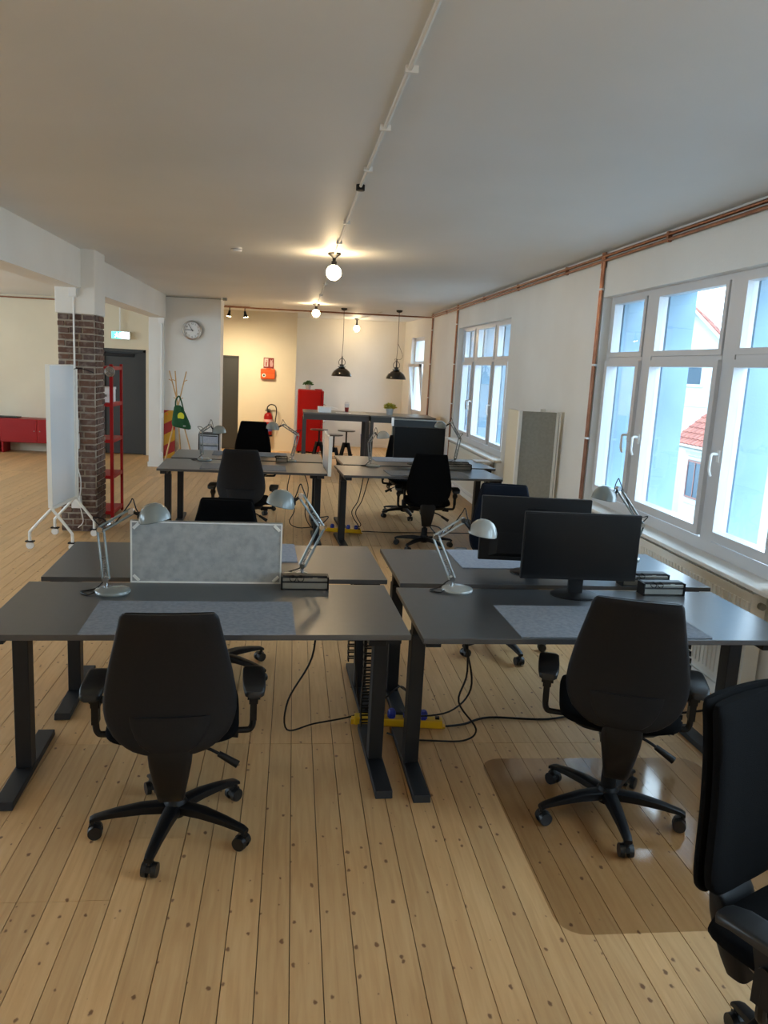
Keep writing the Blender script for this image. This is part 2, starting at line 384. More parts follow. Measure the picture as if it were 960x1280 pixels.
# angled kitchen wall behind the corner with narrow window
def wpt(y): return 2.37+(17.2-y)*(.09)
ka, kb = 15.55, 16.62
k = MB()
def kseg(y0, y1, z0, z1, o=.3):
    k.prism([(wpt(y0), y0, z0), (wpt(y1), y1, z0), (wpt(y1), y1, z1), (wpt(y0), y0, z1)], (o, 0, 0))
kseg(14.42, ka, 0, 2.8); kseg(kb, 17.35, 0, 2.8); kseg(ka, kb, 0, .81); kseg(ka, kb, 2.39, 2.8)
struct('wall_kitchen', k, M['wall'], 'white angled kitchen wall holding the narrow window')
t = thing('window_5', 'narrow white window with a tilted lower sash in the kitchen', 'window'); t['kind'] = 'structure'
f_ = MB()
def kb2(mb, y0, y1, z0, z1, d=.05, dx=.08, lean=0):
    mb.prism([(wpt(y0)+dx-lean*(z0-.81), y0, z0), (wpt(y1)+dx-lean*(z0-.81), y1, z0), (wpt(y1)+dx-lean*(z1-.81), y1, z1), (wpt(y0)+dx-lean*(z1-.81), y0, z1)], (d, 0, 0))
for y0, y1, z0, z1 in ((ka, ka+.06, .81, 2.39), (kb-.06, kb, .81, 2.39), (ka, kb, .81, .87), (ka, kb, 2.33, 2.39), (ka, kb, 1.86, 1.92)): kb2(f_, y0, y1, z0, z1)
f_.build('window_frame', M['frame'], t, 0)
g_ = MB(); kb2(g_, ka+.06, kb-.06, 1.92, 2.33, .006, .11); g_.build('pane', M['glass'], t, 0)
s_ = MB()
for y0, y1, z0, z1 in ((ka+.06, ka+.12, .87, 1.86), (kb-.12, kb-.06, .87, 1.86), (ka+.06, kb-.06, .87, .93), (ka+.06, kb-.06, 1.80, 1.86)): kb2(s_, y0, y1, z0, z1, .05, .06, .12)
sh_ = s_.build('tilted_sash', M['frame'], t, 0)
g_ = MB(); kb2(g_, ka+.12, kb-.12, .93, 1.80, .006, .085, .12); g_.build('pane', M['glass'], t, 0)
# end walls
struct('wall_back', MB().b2((XL-.15, YF, 0), (3.0, YF+.15, 2.8)), M['wall'], 'white far wall behind the kitchen bar')
struct('wall_front', MB().b2((XL-.15, YB-.15, 0), (3.0, YB, 2.8)), M['wall'], 'white wall behind the camera, outside the picture')
# left wall (unseen) with openings for daylight
m_ = MB(); y = YB
for a, b in ((1.0, 3.6), (5.0, 7.6), (9.0, 11.6)):
    m_.b2((XL-.15, y, 0), (XL, a, 2.8)); m_.b2((XL-.15, a, 0), (XL, b, .75)); m_.b2((XL-.15, a, 2.35), (XL, b, 2.8)); y = b
m_.b2((XL-.15, y, 0), (XL, YF, 2.8))
struct('wall_left', m_, M['wall'], 'white wall of the left hall, outside the picture')
# far wall of the left hall with dark door
D1 = (-3.32, -2.56)
m_ = MB().b2((XL, 14.25, 0), (D1[0], 14.4, 2.75)).b2((D1[0], 14.25, 1.83), (D1[1], 14.4, 2.75)).b2((D1[1], 14.25, 0), (-1.6, 14.4, 2.75))
struct('wall_hall', m_, M['cream'], 'cream far wall of the left hall with the dark double door')
t = thing('door_1', 'dark grey double door under the green exit sign', 'door'); t['kind'] = 'structure'
MB().b2((D1[0], 14.27, 0), (D1[0]+.05, 14.33, 1.83)).b2((D1[1]-.05, 14.27, 0), (D1[1], 14.33, 1.83)).b2((D1[0], 14.27, 1.78), (D1[1], 14.33, 1.83)).build('door_frame', M['door'], t, 0)
MB().b2((D1[0]+.05, 14.31, .01), (D1[1]-.05, 14.35, 1.78)).build('door_leaf', M['door'], t, 0, bevel=.004)
MB().b2((D1[0]+.05, 14.285, 1.70), (D1[0]+.55, 14.31, 1.755)).build('door_closer', M['black'], t, 0, bevel=.004)
# clock wall
struct('wall_clock', MB().b2((-2.03, 12.9, 0), (-1.17, 13.4, 2.75)), M['wall'], 'white wall block carrying the round clock')
struct('baseboard_left', MB().b2((-2.03, 12.885, 0), (-1.165, 12.9, .07)), M['trim'], 'white baseboard under the clock wall', 'baseboard')
# cream recess wall with door 2
CY = 15.8; D2 = (-1.42, -1.075)
m_ = MB().b2((-2.6, CY, 0), (D2[0], CY+.15, 2.75)).b2((D2[0], CY, 1.825), (D2[1], CY+.15, 2.75)).b2((D2[1], CY, 0), (.03, CY+.15, 2.75)).b2((-.12, CY+.15, 0), (.03, YF, 2.75))
struct('wall_cream', m_, M['cream'], 'cream wall with the first aid box and fire extinguisher')
t = thing('door_2', 'narrow dark grey door in the cream wall', 'door'); t['kind'] = 'structure'
MB().b2((D2[0], CY+.03, .01), (D2[1], CY+.07, 1.825)).build('door_leaf', M['door'], t, 0, bevel=.004)
MB().b2((D2[1]-.03, CY+.005, 0), (D2[1], CY+.05, 1.825)).b2((D2[0], CY+.005, 1.795), (D2[1], CY+.05, 1.825)).build('door_frame', M['door'], t, 0)
struct('wall_recess', MB().b2((-2.6, 14.4, 0), (-2.45, CY+.15, 2.75)), M['cream'], 'cream side wall of the passage')
struct('baseboard_right', MB().b2((XR-.014, YB, 0), (XR, 14.42, .07)), M['trim'], 'white baseboard along the window wall', 'baseboard')
struct('baseboard_back', MB().b2((.03, YF-.015, 0), (2.4, YF, .07)), M['trim'], 'white baseboard along the kitchen far wall', 'baseboard')
# beam and pillars
struct('beam', MB().b2((-2.24, YB, 2.325), (-2.0, 12.8, 2.75)), M['wall'], 'white ceiling beam running over the brick pillar', 'beam')
pil = thing('brick_pillar', 'weathered brown brick pillar with a white painted top', 'pillar', (-2.055, 8.05, 0)); pil['kind'] = 'structure'
pw, pd = .34, .38
MB().b2((-pw/2+.008, -pd/2+.008, 0), (pw/2-.008, pd/2-.008, 2.09)).build('mortar_core', M['mortar'], pil, 0)
MB().b2((-pw/2-.012, -pd/2-.012, 2.09), (pw/2+.012, pd/2+.012, 2.70)).build('painted_top', M['wall'], pil, 0, bevel=.008)
ch = .0615; nb = 0
def brick(x0, x1, y0, y1, z):
    global nb
    r = lambda s: random.uniform(-s, s)
    mb = MB().b2((x0+.007+r(.004), y0+r(.003), z+.006+r(.003)), (x1-.007+r(.004), y1+r(.002), z+ch-.008+r(.003)))
    mb.build('brick', M['brick'], pil, 0, bevel=.004); nb += 1
for i in range(34):
    z = i*ch; o = 0
    hx, hy = pw/2, pd/2
    # front face (seen)
    cuts = [-hx, -hx+.11+.0*o, -hx+.23, hx] if i % 2 else [-hx, -hx+.2, hx]
    if i % 3 == 2: cuts = [-hx, -hx+.07, -hx+.19, hx]
    for a, b in zip(cuts, cuts[1:]): brick(a, b, -hy-.001, -hy+.05, z)
    cy = [-hy+.05, -.02, hy] if i % 2 else [-hy+.05, .08, hy]
    for a, b in zip(cy, cy[1:]):
        mb = MB().b2((hx-.05, a+.006, z+.006), (hx+.002+random.uniform(0, .003), b-.006, z+ch-.006)); mb.build('brick', M['brick'], pil, 0, bevel=.004); nb += 1
print('bricks', nb)
pc = MB().b2((-2.26, 12.8, 0), (-2.03, 12.95, 2.72)); struct('pillar_white', pc, M['wall'], 'white painted column left of the clock wall', 'column', bevel=.005)
struct('baseboard_column', MB().b2((-2.275, 12.785, 0), (-2.03, 12.8, .08)), M['trim'], 'white baseboard round the foot of the painted column', 'baseboard')
# ------------------------------------------------------------------ pipes and conduit
cp = MB()
zc = lambda y: cz(XR)-.03
for dx, dz in ((-.017, 0), (-.017, -.034)):
    cp.tube([(XR+dx, -2.9, zc(0)+dz), (XR+dx, 6.35, zc(0)+dz), (XR+dx, 14.40, zc(0)+dz)], .012, 8, 1)
t = thing('copper_pipe', 'long pair of copper heating pipes along the top of the window wall', 'pipe', (0, 0, 0))
cp.build('pipe_run', M['copper'], t)
for y in (1.0, 2.4, 3.8, 5.2, 7.2, 8.8, 10.4, 13.0): MB().b2((XR-.028, y, zc(0)-.05), (XR-.001, y+.03, zc(0)+.018)).build('pipe_clip', M['copper'], t, 0)
for (y, lab) in ((6.33, 'copper pipe pair dropping beside the nearest triple window'), (12.1, 'copper pipe pair dropping beside the farther triple window'), (14.30, 'copper pipe pair dropping at the kitchen corner')):
    t = thing('copper_pipe', lab, 'pipe', (0, 0, 0), group='copper pipes dropping down the window wall')
    d = MB()
    d.tube([(XR-.016, y-.018, zc(0)-.03), (XR-.016, y-.03, zc(0)-.09), (XR-.016, y-.018, zc(0)-.15), (XR-.016, y-.018, .25)], .011, 8)
    d.tube([(XR-.016, y+.022, zc(0)-.03), (XR-.016, y+.030, zc(0)-.09), (XR-.016, y+.016, zc(0)-.15), (XR-.016, y+.016, .25)], .011, 8)
    d.build('pipe_run', M['copper'], t)
    for z in (2.45, 1.85, 1.25, .72): MB().b2((XR-.03, y-.036, z), (XR-.002, y+.034, z+.016)).build('pipe_clip', M['white'], t, 0)
t = MB().tube([(-1.75, 14.42, cz(-1.75)-.03), (XR, 14.40, cz(XR)-.06)], .013, 8, 1).build('copper_pipe', M['copper']); tag(t, 'copper pipe running across the ceiling in front of the kitchen', 'pipe')
t = MB().tube([(-7.9, 14.22, 2.56), (-2.26, 14.22, 2.60)], .012, 8, 1).build('copper_pipe', M['copper']); tag(t, 'copper pipe high on the cream wall of the left hall', 'pipe')
t = thing('ceiling_conduit', 'white cable conduit running along the middle of the ceiling', 'conduit', (0, 0, 0))
cpts = [(.40, -2.8), (.36, 1.2), (.34, 2.9), (.325, 4.5), (.32, 7.2), (.34, 10.2), (.33, 13.2)]
MB().tube([(x, y, cz(x)-.010) for x, y in cpts], .009, 8, 1).build('conduit_pipe', M['trim'], t)
for x, y in ((.35, 2.2), (.348, 2.75), (.336, 3.4), (.33, 4.1), (.322, 5.6), (.32, 6.5), (.33, 8.5), (.34, 9.8), (.337, 11.4)):
    MB().b2((x-.022, y-.01, cz(x)-.024), (x+.022, y+.01, cz(x)-.001)).build('conduit_clip', M['white'], t, 0)
MB().lathe([(.024, 0), (.024, -.03), (.001, -.03)], 16, Matrix.Translation((.325, 4.5, cz(.3)))).build('junction_cap', M['black'], t)
t = MB().tube([(1.52, 14.3, cz(1.5)-.012), (1.28, 16.7, cz(1.2)-.012)], .009, 8, 1).build('ceiling_conduit', M['trim']); tag(t, 'short white conduit to the kitchen ceiling bulb', 'conduit')
# thin grey cable round the clock wall
t = MB().tube([(-2.03, 12.87, 2.42), (-2.02, 12.87, 2.655), (-1.6, 12.87, 2.66), (-1.12, 12.87, 2.665)], .006, 6, 1).b2((-1.14, 12.85, 2.645), (-1.08, 12.9, 2.685)).build('wall_cable', M['alu'], None, 0)
tag(t, 'thin grey cable along the top of the clock wall', 'cable')

# ------------------------------------------------------------------ ceiling lamps
def globe(x, y, z, lab, r=.062, watts=1.0):
    t = thing('ceiling_bulb', lab, 'lamp', (x, y, cz(x)), group='bare globe bulbs on the ceiling')
    dz = z-cz(x)
    MB().lathe([(.001, 0), (.055, 0), (.06, -.012), (.03, -.03), (.016, -.045), (.016, dz+r+.035), (.024, dz+r+.03), (.024, dz+r-.012), (.001, dz+r-.012)], 20).build('lamp_holder', M['black'], t)
    MB().ball((0, 0, dz), r, 20).build('bulb', M['bulb'], t, 180)
globe(.318, 7.2, 2.545, 'glowing globe bulb nearest the desks, large in the picture', .066)
globe(.322, 13.2, 2.56, 'glowing globe bulb just in front of the cross-ceiling copper pipe')
globe(1.26, 16.7, 2.52, 'glowing globe bulb on the kitchen ceiling between the pendant lamps')
globe(.37, -1.9, 2.545, 'unseen globe bulb added behind the camera to brighten the near floor')  # extra bulb out of view, added to lift the light near the camera
globe(-4.6, 1.0, 2.42, 'unseen globe bulb added beside the camera in the left hall for extra light')  # added out of view for more light on the near left side
globe(.36, .9, 2.545, 'globe bulb on the ceiling above the camera, outside the picture')
globe(-4.6, 6.5, 2.42, 'unseen globe bulb added to brighten the left hall')  # unseen bulb, put in to strengthen the left hall light
globe(-5.0, 12.0, 2.42, 'unseen globe bulb added to brighten the far wall of the left hall')  # second unseen hall bulb, added to light the cream wall
def pendant(x, y, lab, zb=1.565, loop=1):
    t = thing('pendant_lamp', lab, 'lamp', (x, y, cz(x)), group='black pendant lamps over the bar')
    z = zb-cz(x)
    MB().lathe([(.001, 0), (.055, 0), (.05, -.03), (.012, -.045), (.001, -.045)], 20).build('ceiling_rose', M['black'], t)
    ct = [(0, 0, -.04), (.006, 0, z+.62), (-.004, 0, z+.36), (0, 0, z+.30)]
    MB().tube(ct, .004, 6).build('cord', M['black'], t)
    if loop == 2: MB().tube([(0, 0, z+.62), (.06, 0, z+.5), (.1, .02, z+.40), (.06, 0, z+.34), (-.03, 0, z+.345), (-.02, 0, z+.31)], .003, 6).build('cord', M['black'], t)
    MB().tube([(-.045, 0, z+.19), (-.055, 0, z+.25), (-.02, 0, z+.30), (.02, 0, z+.30), (.055, 0, z+.25), (.045, 0, z+.19)], .005, 6).b2((-.01, -.01, z+.2), (.01, .01, z+.34)).build('bracket', M['steel'], t)
    pr = [(.001, .205), (.035, .205), (.04, .17), (.07, .165), (.07, .155), (.045, .15), (.09, .125), (.14, .085), (.17, .035), (.178, 0)]
    pr += [(r-.006, h-.003) for r, h in pr[::-1] if r > .04]
    MB().lathe([(r, z+h) for r, h in pr], 32).build('lamp_shade', M['shade'], t)
M['shade'] = mat('black_enamel', (20, 18, 15), .16, coat=.6)
pendant(.82, 13.9, 'black dome pendant lamp over the bar, nearer the red fridge')
pendant(1.765, 13.8, 'black dome pendant lamp over the bar, nearer the windows, with a cord loop', loop=2)
t = thing('spotlight_bar', 'copper ceiling spotlight bar with two lit spots by the cream passage', 'lamp', (-1.02, 14.32, 2.67))
MB().b2((-.22, -.025, -.03), (.22, .025, 0)).build('mounting_bar', M['copper'], t, 0, bevel=.004)
for sx, tx in ((-.13, -.05), (.13, .06)):
    MB().cyl((sx, 0, -.03), (sx, -.01, -.09), .008).build('swivel_arm', M['black'], t)
    d = Vector((tx*2.2, .1, -.75)).normalized(); p = Vector((sx, -.01, -.08))
    h = MB().cyl(p, p+d*.05, .018, .024).cyl(p+d*.05, p+d*.10, .024, .045)
    ho = h.build('spot_head', M['black'], t)
    MB().cyl(p+d*.096, p+d*.104, .039).build('spot_lens', M['spot'], ho)
    sl = bpy.data.lights.new('spot_beam', 'SPOT'); sl.energy = 42; sl.color = (1, .80, .52); sl.spot_size = R(120); sl.spot_blend = .9; sl.shadow_soft_size = .03
    so = bpy.data.objects.new('spot_beam', sl); col.objects.link(so); so.parent = t; so.location = p+d*.12
    so.rotation_euler = Vector((tx*2.2, .55, -.75)).to_track_quat('-Z', 'Y').to_euler()
t = thing('smoke_detector', 'small white smoke detector on the ceiling left of the nearest globe bulb', 'detector', (-.53, 7.2, cz(-.5)))
MB().lathe([(.001, 0), (.05, 0), (.05, -.02), (.04, -.034), (.001, -.036)], 20).build('detector_body', M['white'], t)
MB().lathe([(.047, -.012), (.0505, -.014), (.0505, -.018), (.047, -.02)], 20).build('vent_ring', M['black'], t)

# ------------------------------------------------------------------ desks
def desk(x, y, w_, d_, yaw, lab, z=.735, th=.022, chain=None, ctl=True):
    t = thing('standing_desk', lab, 'desk', (x, y, 0), R(yaw), group='dark grey height adjustable desks')
    hw, hd = w_/2, d_/2
    MB().b2((-hw, -hd, z-th), (hw, hd, z)).build('tabletop', M['desktop'], t, 0, bevel=.002)
    for s_ in (-1, 1):
        cx = s_*(hw-.055); lg = MB()
        lg.b2((cx-.027, .012, .56), (cx+.027, .068, z-th-.03)); lg.b2((cx-.031, .004, .03), (cx+.031, .078, .625))
        lg.build('leg', M['steel'], t, 0, bevel=.004)
        ft = MB().prism([(cx-.036, -.27, .0), (cx-.036, -.26, .03), (cx-.036, .36, .03), (cx-.036, .37, .0)], (.072, 0, 0))
        ft.build('foot', M['steel'], t, 0, bevel=.003)
        MB().b2((cx-.03, -hd+.06, z-th-.035), (cx+.03, hd-.05, z-th-.001)).build('side_bracket', M['steel'], t, 0)
    MB().b2((-hw+.10, .02, z-th-.045), (hw-.10, .06, z-th-.005)).build('crossbar', M['steel'], t, 0)
    if chain is not None:
        for cxx in chain:
            k = MB()
            for i in range(17):
                zz = z-.06-i*.032; yy = .12+.015*math.sin(i*.6)
                k.b2((cxx-.022, yy-.018, zz-.024), (cxx-.016, yy+.018, zz)); k.b2((cxx+.016, yy-.018, zz-.024), (cxx+.022, yy+.018, zz)); k.b2((cxx-.02, yy-.018, zz-.007), (cxx+.02, yy-.012, zz)); k.b2((cxx-.02, yy+.012, zz-.007), (cxx+.02, yy+.018, zz))
            k.build('cable_chain', M['black'], t, 0)
    if ctl: MB().b2((hw-.16, -hd+.02, z-th-.03), (hw-.09, -hd+.08, z-th)).build('control_box', M['black'], t, 0, bevel=.002)
    return t
FL = desk(-.325, 3.175, 1.585, .70, 2.2, 'dark grey standing desk in front left with the felt divider behind it', chain=(.70,))
FR = desk(1.306, 3.185, 1.585, .70, 1.3, 'dark grey standing desk in front right carrying the nearest monitor', chain=(.56,))
BL = desk(-.328, 3.965, 1.585, .715, 2.6, 'dark grey desk hidden half by the grey felt divider', chain=(.70,))
BR = desk(1.325, 3.97, 1.60, .715, 1.6, 'dark grey desk carrying the monitor seen from behind', chain=())
TL = desk(-.453, 7.70, 1.56, .78, 2.2, 'dark grey desk in the rear left row, with the white end panel')
UL = desk(-.453, 8.56, 1.56, .76, 2.2, 'dark grey desk behind the rear left row, toward the cream wall')
TR = desk(1.265, 7.72, 1.60, .74, 4.2, 'dark grey desk in the rear right row with the chair pulled out')
UR = desk(1.34, 8.58, 1.66, .80, 4.2, 'dark grey desk behind the rear right row, carrying the far monitor')

def slab(name, x, y, w_, d_, yaw, lab, cat, m, z=.735, h=.004, group=None):
    return tag(MB().b2((-w_/2, -d_/2, 0), (w_/2, d_/2, h)).build(name, m, None, 0, (x, y, z+.0005), R(yaw)), lab, cat, group)
G = 'grey felt desk mats'
slab('desk_mat', -.362, 3.025, .785, .41, 2.2, 'grey felt desk mat on the front left desk behind the chair', 'desk mat', M['feltdark'], group=G)
slab('desk_mat', 1.31, 3.055, .80, .41, 1.3, 'grey felt desk mat on the front right desk under the chair back', 'desk mat', M['feltdark'], group=G)
slab('desk_mat', -.35, 4.13, .78, .40, 2.6, 'pale grey felt desk mat behind the grey felt divider', 'desk mat', M['feltpale'], group=G)
slab('desk_mat', 1.29, 4.12, .78, .41, 1.6, 'pale felt desk mat under the monitor seen from behind', 'desk mat', M['feltpale'], group=G)
slab('desk_mat', -.45, 7.58, .80, .40, 2.2, 'grey felt mat on the rear left desk in front of its chair', 'desk mat', M['feltdark'], group=G)
slab('desk_mat', -.45, 8.68, .80, .40, 2.2, 'grey felt mat on the desk nearest the clock wall', 'desk mat', M['feltdark'], group=G)
slab('desk_mat', 1.30, 8.72, .80, .40, 4.2, 'pale felt mat beside the far monitor', 'desk mat', M['feltpale'], group=G)
slab('desk_mat', 1.33, 7.60, .80, .38, 4.2, 'dark felt mat on the rear right desk behind its chair', 'desk mat', M['feltdark'], group=G)

# felt divider
t = thing('desk_divider', 'grey felt desk divider with a white frame standing between the left desks', 'divider', (-.365, 3.535, .70), R(2.2))
dw, dz0, dz1 = .335, .035, .318
MB().b2((-dw+.006, -.010, dz0), (dw-.006, .010, dz1)).build('felt_panel', M['felt'], t, 0)
MB().b2((-dw, -.014, dz0), (-dw+.007, .014, dz1)).b2((dw-.007, -.014, dz0), (dw, .014, dz1)).b2((-dw+.007, -.014, dz1-.007), (dw-.007, .014, dz1)).b2((-dw+.007, -.014, dz0), (dw-.007, .014, dz0+.007)).build('frame', M['whitemetal'], t, 0)
for sx in (-1, 1):
    for zz, sg in ((dz1-.022, 1), (dz0+.022, -1)):
        Mx = Matrix.Translation((sx*(dw-.025), -.013, zz)) @ Matrix.Rotation(R(45*sx*sg), 4, 'Y')
        MB().box((0, 0, 0), (.036, .005, .014), Mx).build('corner_clip', M['whitemetal'], t, 0, bevel=.002)
t = thing('desk_divider', 'slim white end panel standing on the rear left desk', 'divider', (.350, 7.74, .735), R(2.2))
MB().b2((-.012, -.34, -.02), (.012, .34, .335)).build('panel', M['wbface'], t, 0, bevel=.004)
for y0_ in (-.35, .335): MB().b2((-.016, y0_, -.03), (.016, y0_+.015, .345)).build('frame_post', M['whitemetal'], t, 0)

# socket blocks
def socket(x, y, yaw, lab, z=.735, w_=.215, top=True):
    t = thing('socket_block', lab, 'power socket', (x, y, z), R(yaw), group='aluminium desk socket blocks')
    h = w_/2
    MB().b2((-h+.006, -.028, .004), (h-.006, .03, .052)).build('housing', M['alu'], t, 0, bevel=.002)
    MB().b2((-h, -.034, 0), (-h+.007, .034, .06)).build('end_cap', M['black'], t, 0)
    MB().b2((h-.007, -.034, 0), (h, .034, .06)).build('end_cap', M['black'], t, 0)
    f = MB().prism([(-h+.007, -.032, .034), (-h+.007, -.026, .03), (-h+.007, .03, .054), (-h+.007, .03, .062), (-h+.007, -.012, .062)], (w_-.014, 0, 0)).build('socket_face', M['blacksoft'], t, 0)
    tilt = Matrix.Translation((0, -.0235, .05)) @ Matrix.Rotation(R(56), 4, 'X')
    for sx in (-.055, -.02):
        MB().lathe([(.016, .002), (.016, .004), (.013, .004), (.012, -.002), (.001, -.002)], 16, tilt @ Matrix.Translation((sx, 0, 0))).build('socket', M['black'], f)
    MB().box((.045, 0, .003), (.022, .010, .002), tilt).box((.02, 0, .003), (.006, .006, .002), tilt).build('data_port', M['alu'], f, 0)
    return t
socket(.078, 3.475, 2, 'socket block at the end of the grey felt divider')
socket(1.80, 3.50, 2, 'socket block on the front right desk beside the nearest monitor')
socket(1.78, 3.66, 2, 'socket block at the back of the nearest monitor, on the desk behind', w_=.25)
socket(1.75, 8.05, 4, 'front socket block on the rear right desk', w_=.26)
socket(1.76, 8.24, 4, 'rear socket block behind its twin on the rear right desk', w_=.26)
socket(-.1, 8.12, 2, 'small socket block between the two rear left desks', w_=.12)

# monitors
def monitor(x, y, yaw, lab, w_=.545, h=.32, zb=.085, back=False, z=.735, grp='black flat computer monitors'):
    t = thing('monitor', lab, 'monitor', (x, y, z), R(yaw), group=grp)
    MB().b2((-w_/2, -.012, zb), (w_/2, .012, zb+h)).build('housing', M['blacksoft'] if back else M['black'], t, 0, bevel=.004)
    MB().b2((-w_/2+.006, -.0135, zb+.016), (w_/2-.006, -.0115, zb+h-.006)).build('screen', M['screen'], t, 0)
    MB().prism([(-w_/2+.05, .012, zb+.02), (w_/2-.05, .012, zb+.02), (w_/2-.09, .035, zb+.04), (-w_/2+.09, .035, zb+.04)], (0, 0, h*.34)).build('rear_cover', M['blacksoft'], t, 0, bevel=.003)
    MB().b2((-.035, .012, .01), (.035, .034, zb+.10)).build('stand_neck', M['black'], t, 0, bevel=.004)
    MB().lathe([(.001, 0), (.115, 0), (.115, .006), (.10, .012), (.001, .014)], 32, Matrix.Translation((0, .02, 0)) @ Matrix.Diagonal((1, .78, 1, 1))).build('stand_base', M['black'], t)
    return t
m1 = monitor(1.345, 3.425, -1.5, 'black monitor facing the camera on the front right desk', w_=.552, h=.315, zb=.083)
m2 = monitor(1.26, 3.86, 176, 'dark monitor seen from behind, just past the nearest monitor', w_=.57, h=.335, zb=.06, back=True)
MB().b2((-.05, .0, 0), (.05, .002, .010)).build('badge', M['black'], m2, 0, (.0, .0125, .33))
m3 = monitor(1.36, 8.35, 4, 'black monitor on the desk in the rear right row', w_=.56, h=.33, zb=.07)

# desk lamps: joints given in the desk's plane
def lamp(B, E1, E2, S, lab, m, r=.068, tilt=(0, 0), clampy=False):
    t = thing('desk_lamp', lab, 'desk lamp', tuple(B), group='grey jointed desk lamps')
    B = Vector(B); e1 = Vector(E1)-B; e2 = Vector(E2)-B; s_ = Vector(S)-B
    MB().lathe([(.001, 0), (.072, 0), (.075, .006), (.072, .014), (.045, .022), (.001, .024)], 28).build('base', m, t)
    st = Vector((-.045 if e1.x <= 0 else .045, 0, .022)); st.x *= .6
    MB().cyl(st, st+Vector((0, 0, .03)), .008).build('pivot', M['chrome'], t)
    def arm(a, b, nm, off=.013):
        d = (b-a).normalized(); n_ = d.cross(Vector((0, 1, 0))).normalized(); q = MB()
        q.cyl(a+n_*off, b+n_*off, .0055, n=8); q.cyl(a-n_*off, b-n_*off, .0055, n=8)
        ao = q.build(nm, m, t)
        sp = MB(); k = a.lerp(b, .08); l_ = a.lerp(b, .42); pts = []
        for i in range(40):
            u = i/39; c_ = k.lerp(l_, u); an = i*1.6
            pts.append(c_+n_*math.cos(an)*.006+Vector((0, 1, 0))*math.sin(an)*.006)
        sp.tube(pts, .0014, 4, 1).build('spring', M['chrome'], ao)
        MB().cyl(a.lerp(b, .44)-n_*.018, a.lerp(b, .44)+n_*.018, .003, n=6).build('cross_pin', M['chrome'], ao)
    j0 = st+Vector((0, 0, .035))
    arm(j0, e1, 'lower_arm'); arm(e1, e2, 'upper_arm', .011)
    for p in (j0, e1, e2):
        MB().cyl(p-Vector((0, .016, 0)), p+Vector((0, .016, 0)), .012, n=12).build('joint', M['chrome'], t)
    side = 1 if s_.x > e2.x else -1
    neck = s_+Vector((-side*.055, 0, -.004))
    MB().cyl(e2, neck, .007, n=8).cyl(neck-Vector((side*.012, 0, 0)), neck+Vector((side*.016, 0, 0)), .016, .02, n=12).build('swivel', M['black'], t)
    T_ = Matrix.Translation(s_) @ Matrix.Rotation(tilt[0], 4, 'Y') @ Matrix.Rotation(tilt[1], 4, 'X')
    pr = [(.001, .052), (.02, .05), (.04, .040), (.056, .022), (.065, 0), (.068, -.022)]
    k = r/.068; pr = [(a*k, b*k) for a, b in pr]; pr += [(max(.001, a-.003), b-.003) for a, b in pr[::-1]]
    sh = MB().lathe(pr, 28, T_).build('lamp_shade', m, t)
    MB().ball((0, 0, 0), .022, 12, M=T_).build('bulb', M['white'], sh)
    MB().tube([e1+Vector((0, 0, .012)), e1+Vector((-side*.03, 0, .05)), e1+Vector((side*.01, 0, .045)), e1.lerp(e2, .4)+Vector((0, 0, -.01)), e2+Vector((-side*.01, 0, .03)), e2+Vector((side*.005, 0, .055)), e2+Vector((side*.02, 0, .01)), neck], .0028, 6).build('cord', M['black'], t)
    MB().tube([j0, j0+Vector((-.02, .02, -.02)), Vector((-.08, .03, .006)), Vector((-.13, -.01, .004)), Vector((-.09, -.05, .004)), Vector((-.06, -.02, .01))], .003, 6).build('power_cord', M['black'], t)
    return t
lamp((-.742, 3.35, .735), (-.796, 3.38, 1.003), (-.668, 3.38, 1.085), (-.575, 3.38, 1.072), 'grey desk lamp at the left end of the felt divider', M['lamp'], tilt=(R(-12), 0))
lamp((.040, 3.655, .735), (.153, 3.66, .984), (.050, 3.66, 1.130), (-.040, 3.66, 1.105), 'grey desk lamp behind the socket block at the felt divider', M['lamp'], tilt=(R(12), 0))
lamp((.789, 3.485, .735), (.672, 3.485, .990), (.795, 3.485, 1.072), (.893, 3.485, 1.028), 'pale desk lamp on the front right desk left of the monitors', M['lampw'], tilt=(R(8), 0))
lamp((1.93, 4.20, .735), (1.97, 4.14, .95), (1.80, 4.12, 1.155), (1.725, 4.12, 1.115), 'grey desk lamp by the window behind the monitors', M['lamp'], tilt=(R(8), 0))
lamp((-.866, 8.0, .735), (-.906, 8.0, 1.02), (-.81, 8.0, 1.09), (-.726, 8.0, 1.04), 'grey desk lamp at the left end of the rear left desks', M['lamp'], tilt=(R(-5), 0))
lamp((-.02, 8.2, .735), (.06, 8.2, 1.015), (-.095, 8.2, 1.11), (-.201, 8.2, 1.085), 'grey desk lamp before the fire extinguisher', M['lamp'], tilt=(R(5), 0))
lamp((.84, 8.05, .735), (.79, 8.05, .98), (.85, 8.05, 1.08), (.93, 8.05, 1.055), 'pale desk lamp at the left of the far monitor', M['lampw'], tilt=(R(-5), 0))
lamp((1.78, 8.55, .735), (1.845, 8.55, 1.025), (1.735, 8.55, 1.19), (1.62, 8.55, 1.15), 'grey desk lamp right of the far monitor', M['lamp'], tilt=(R(5), 0))

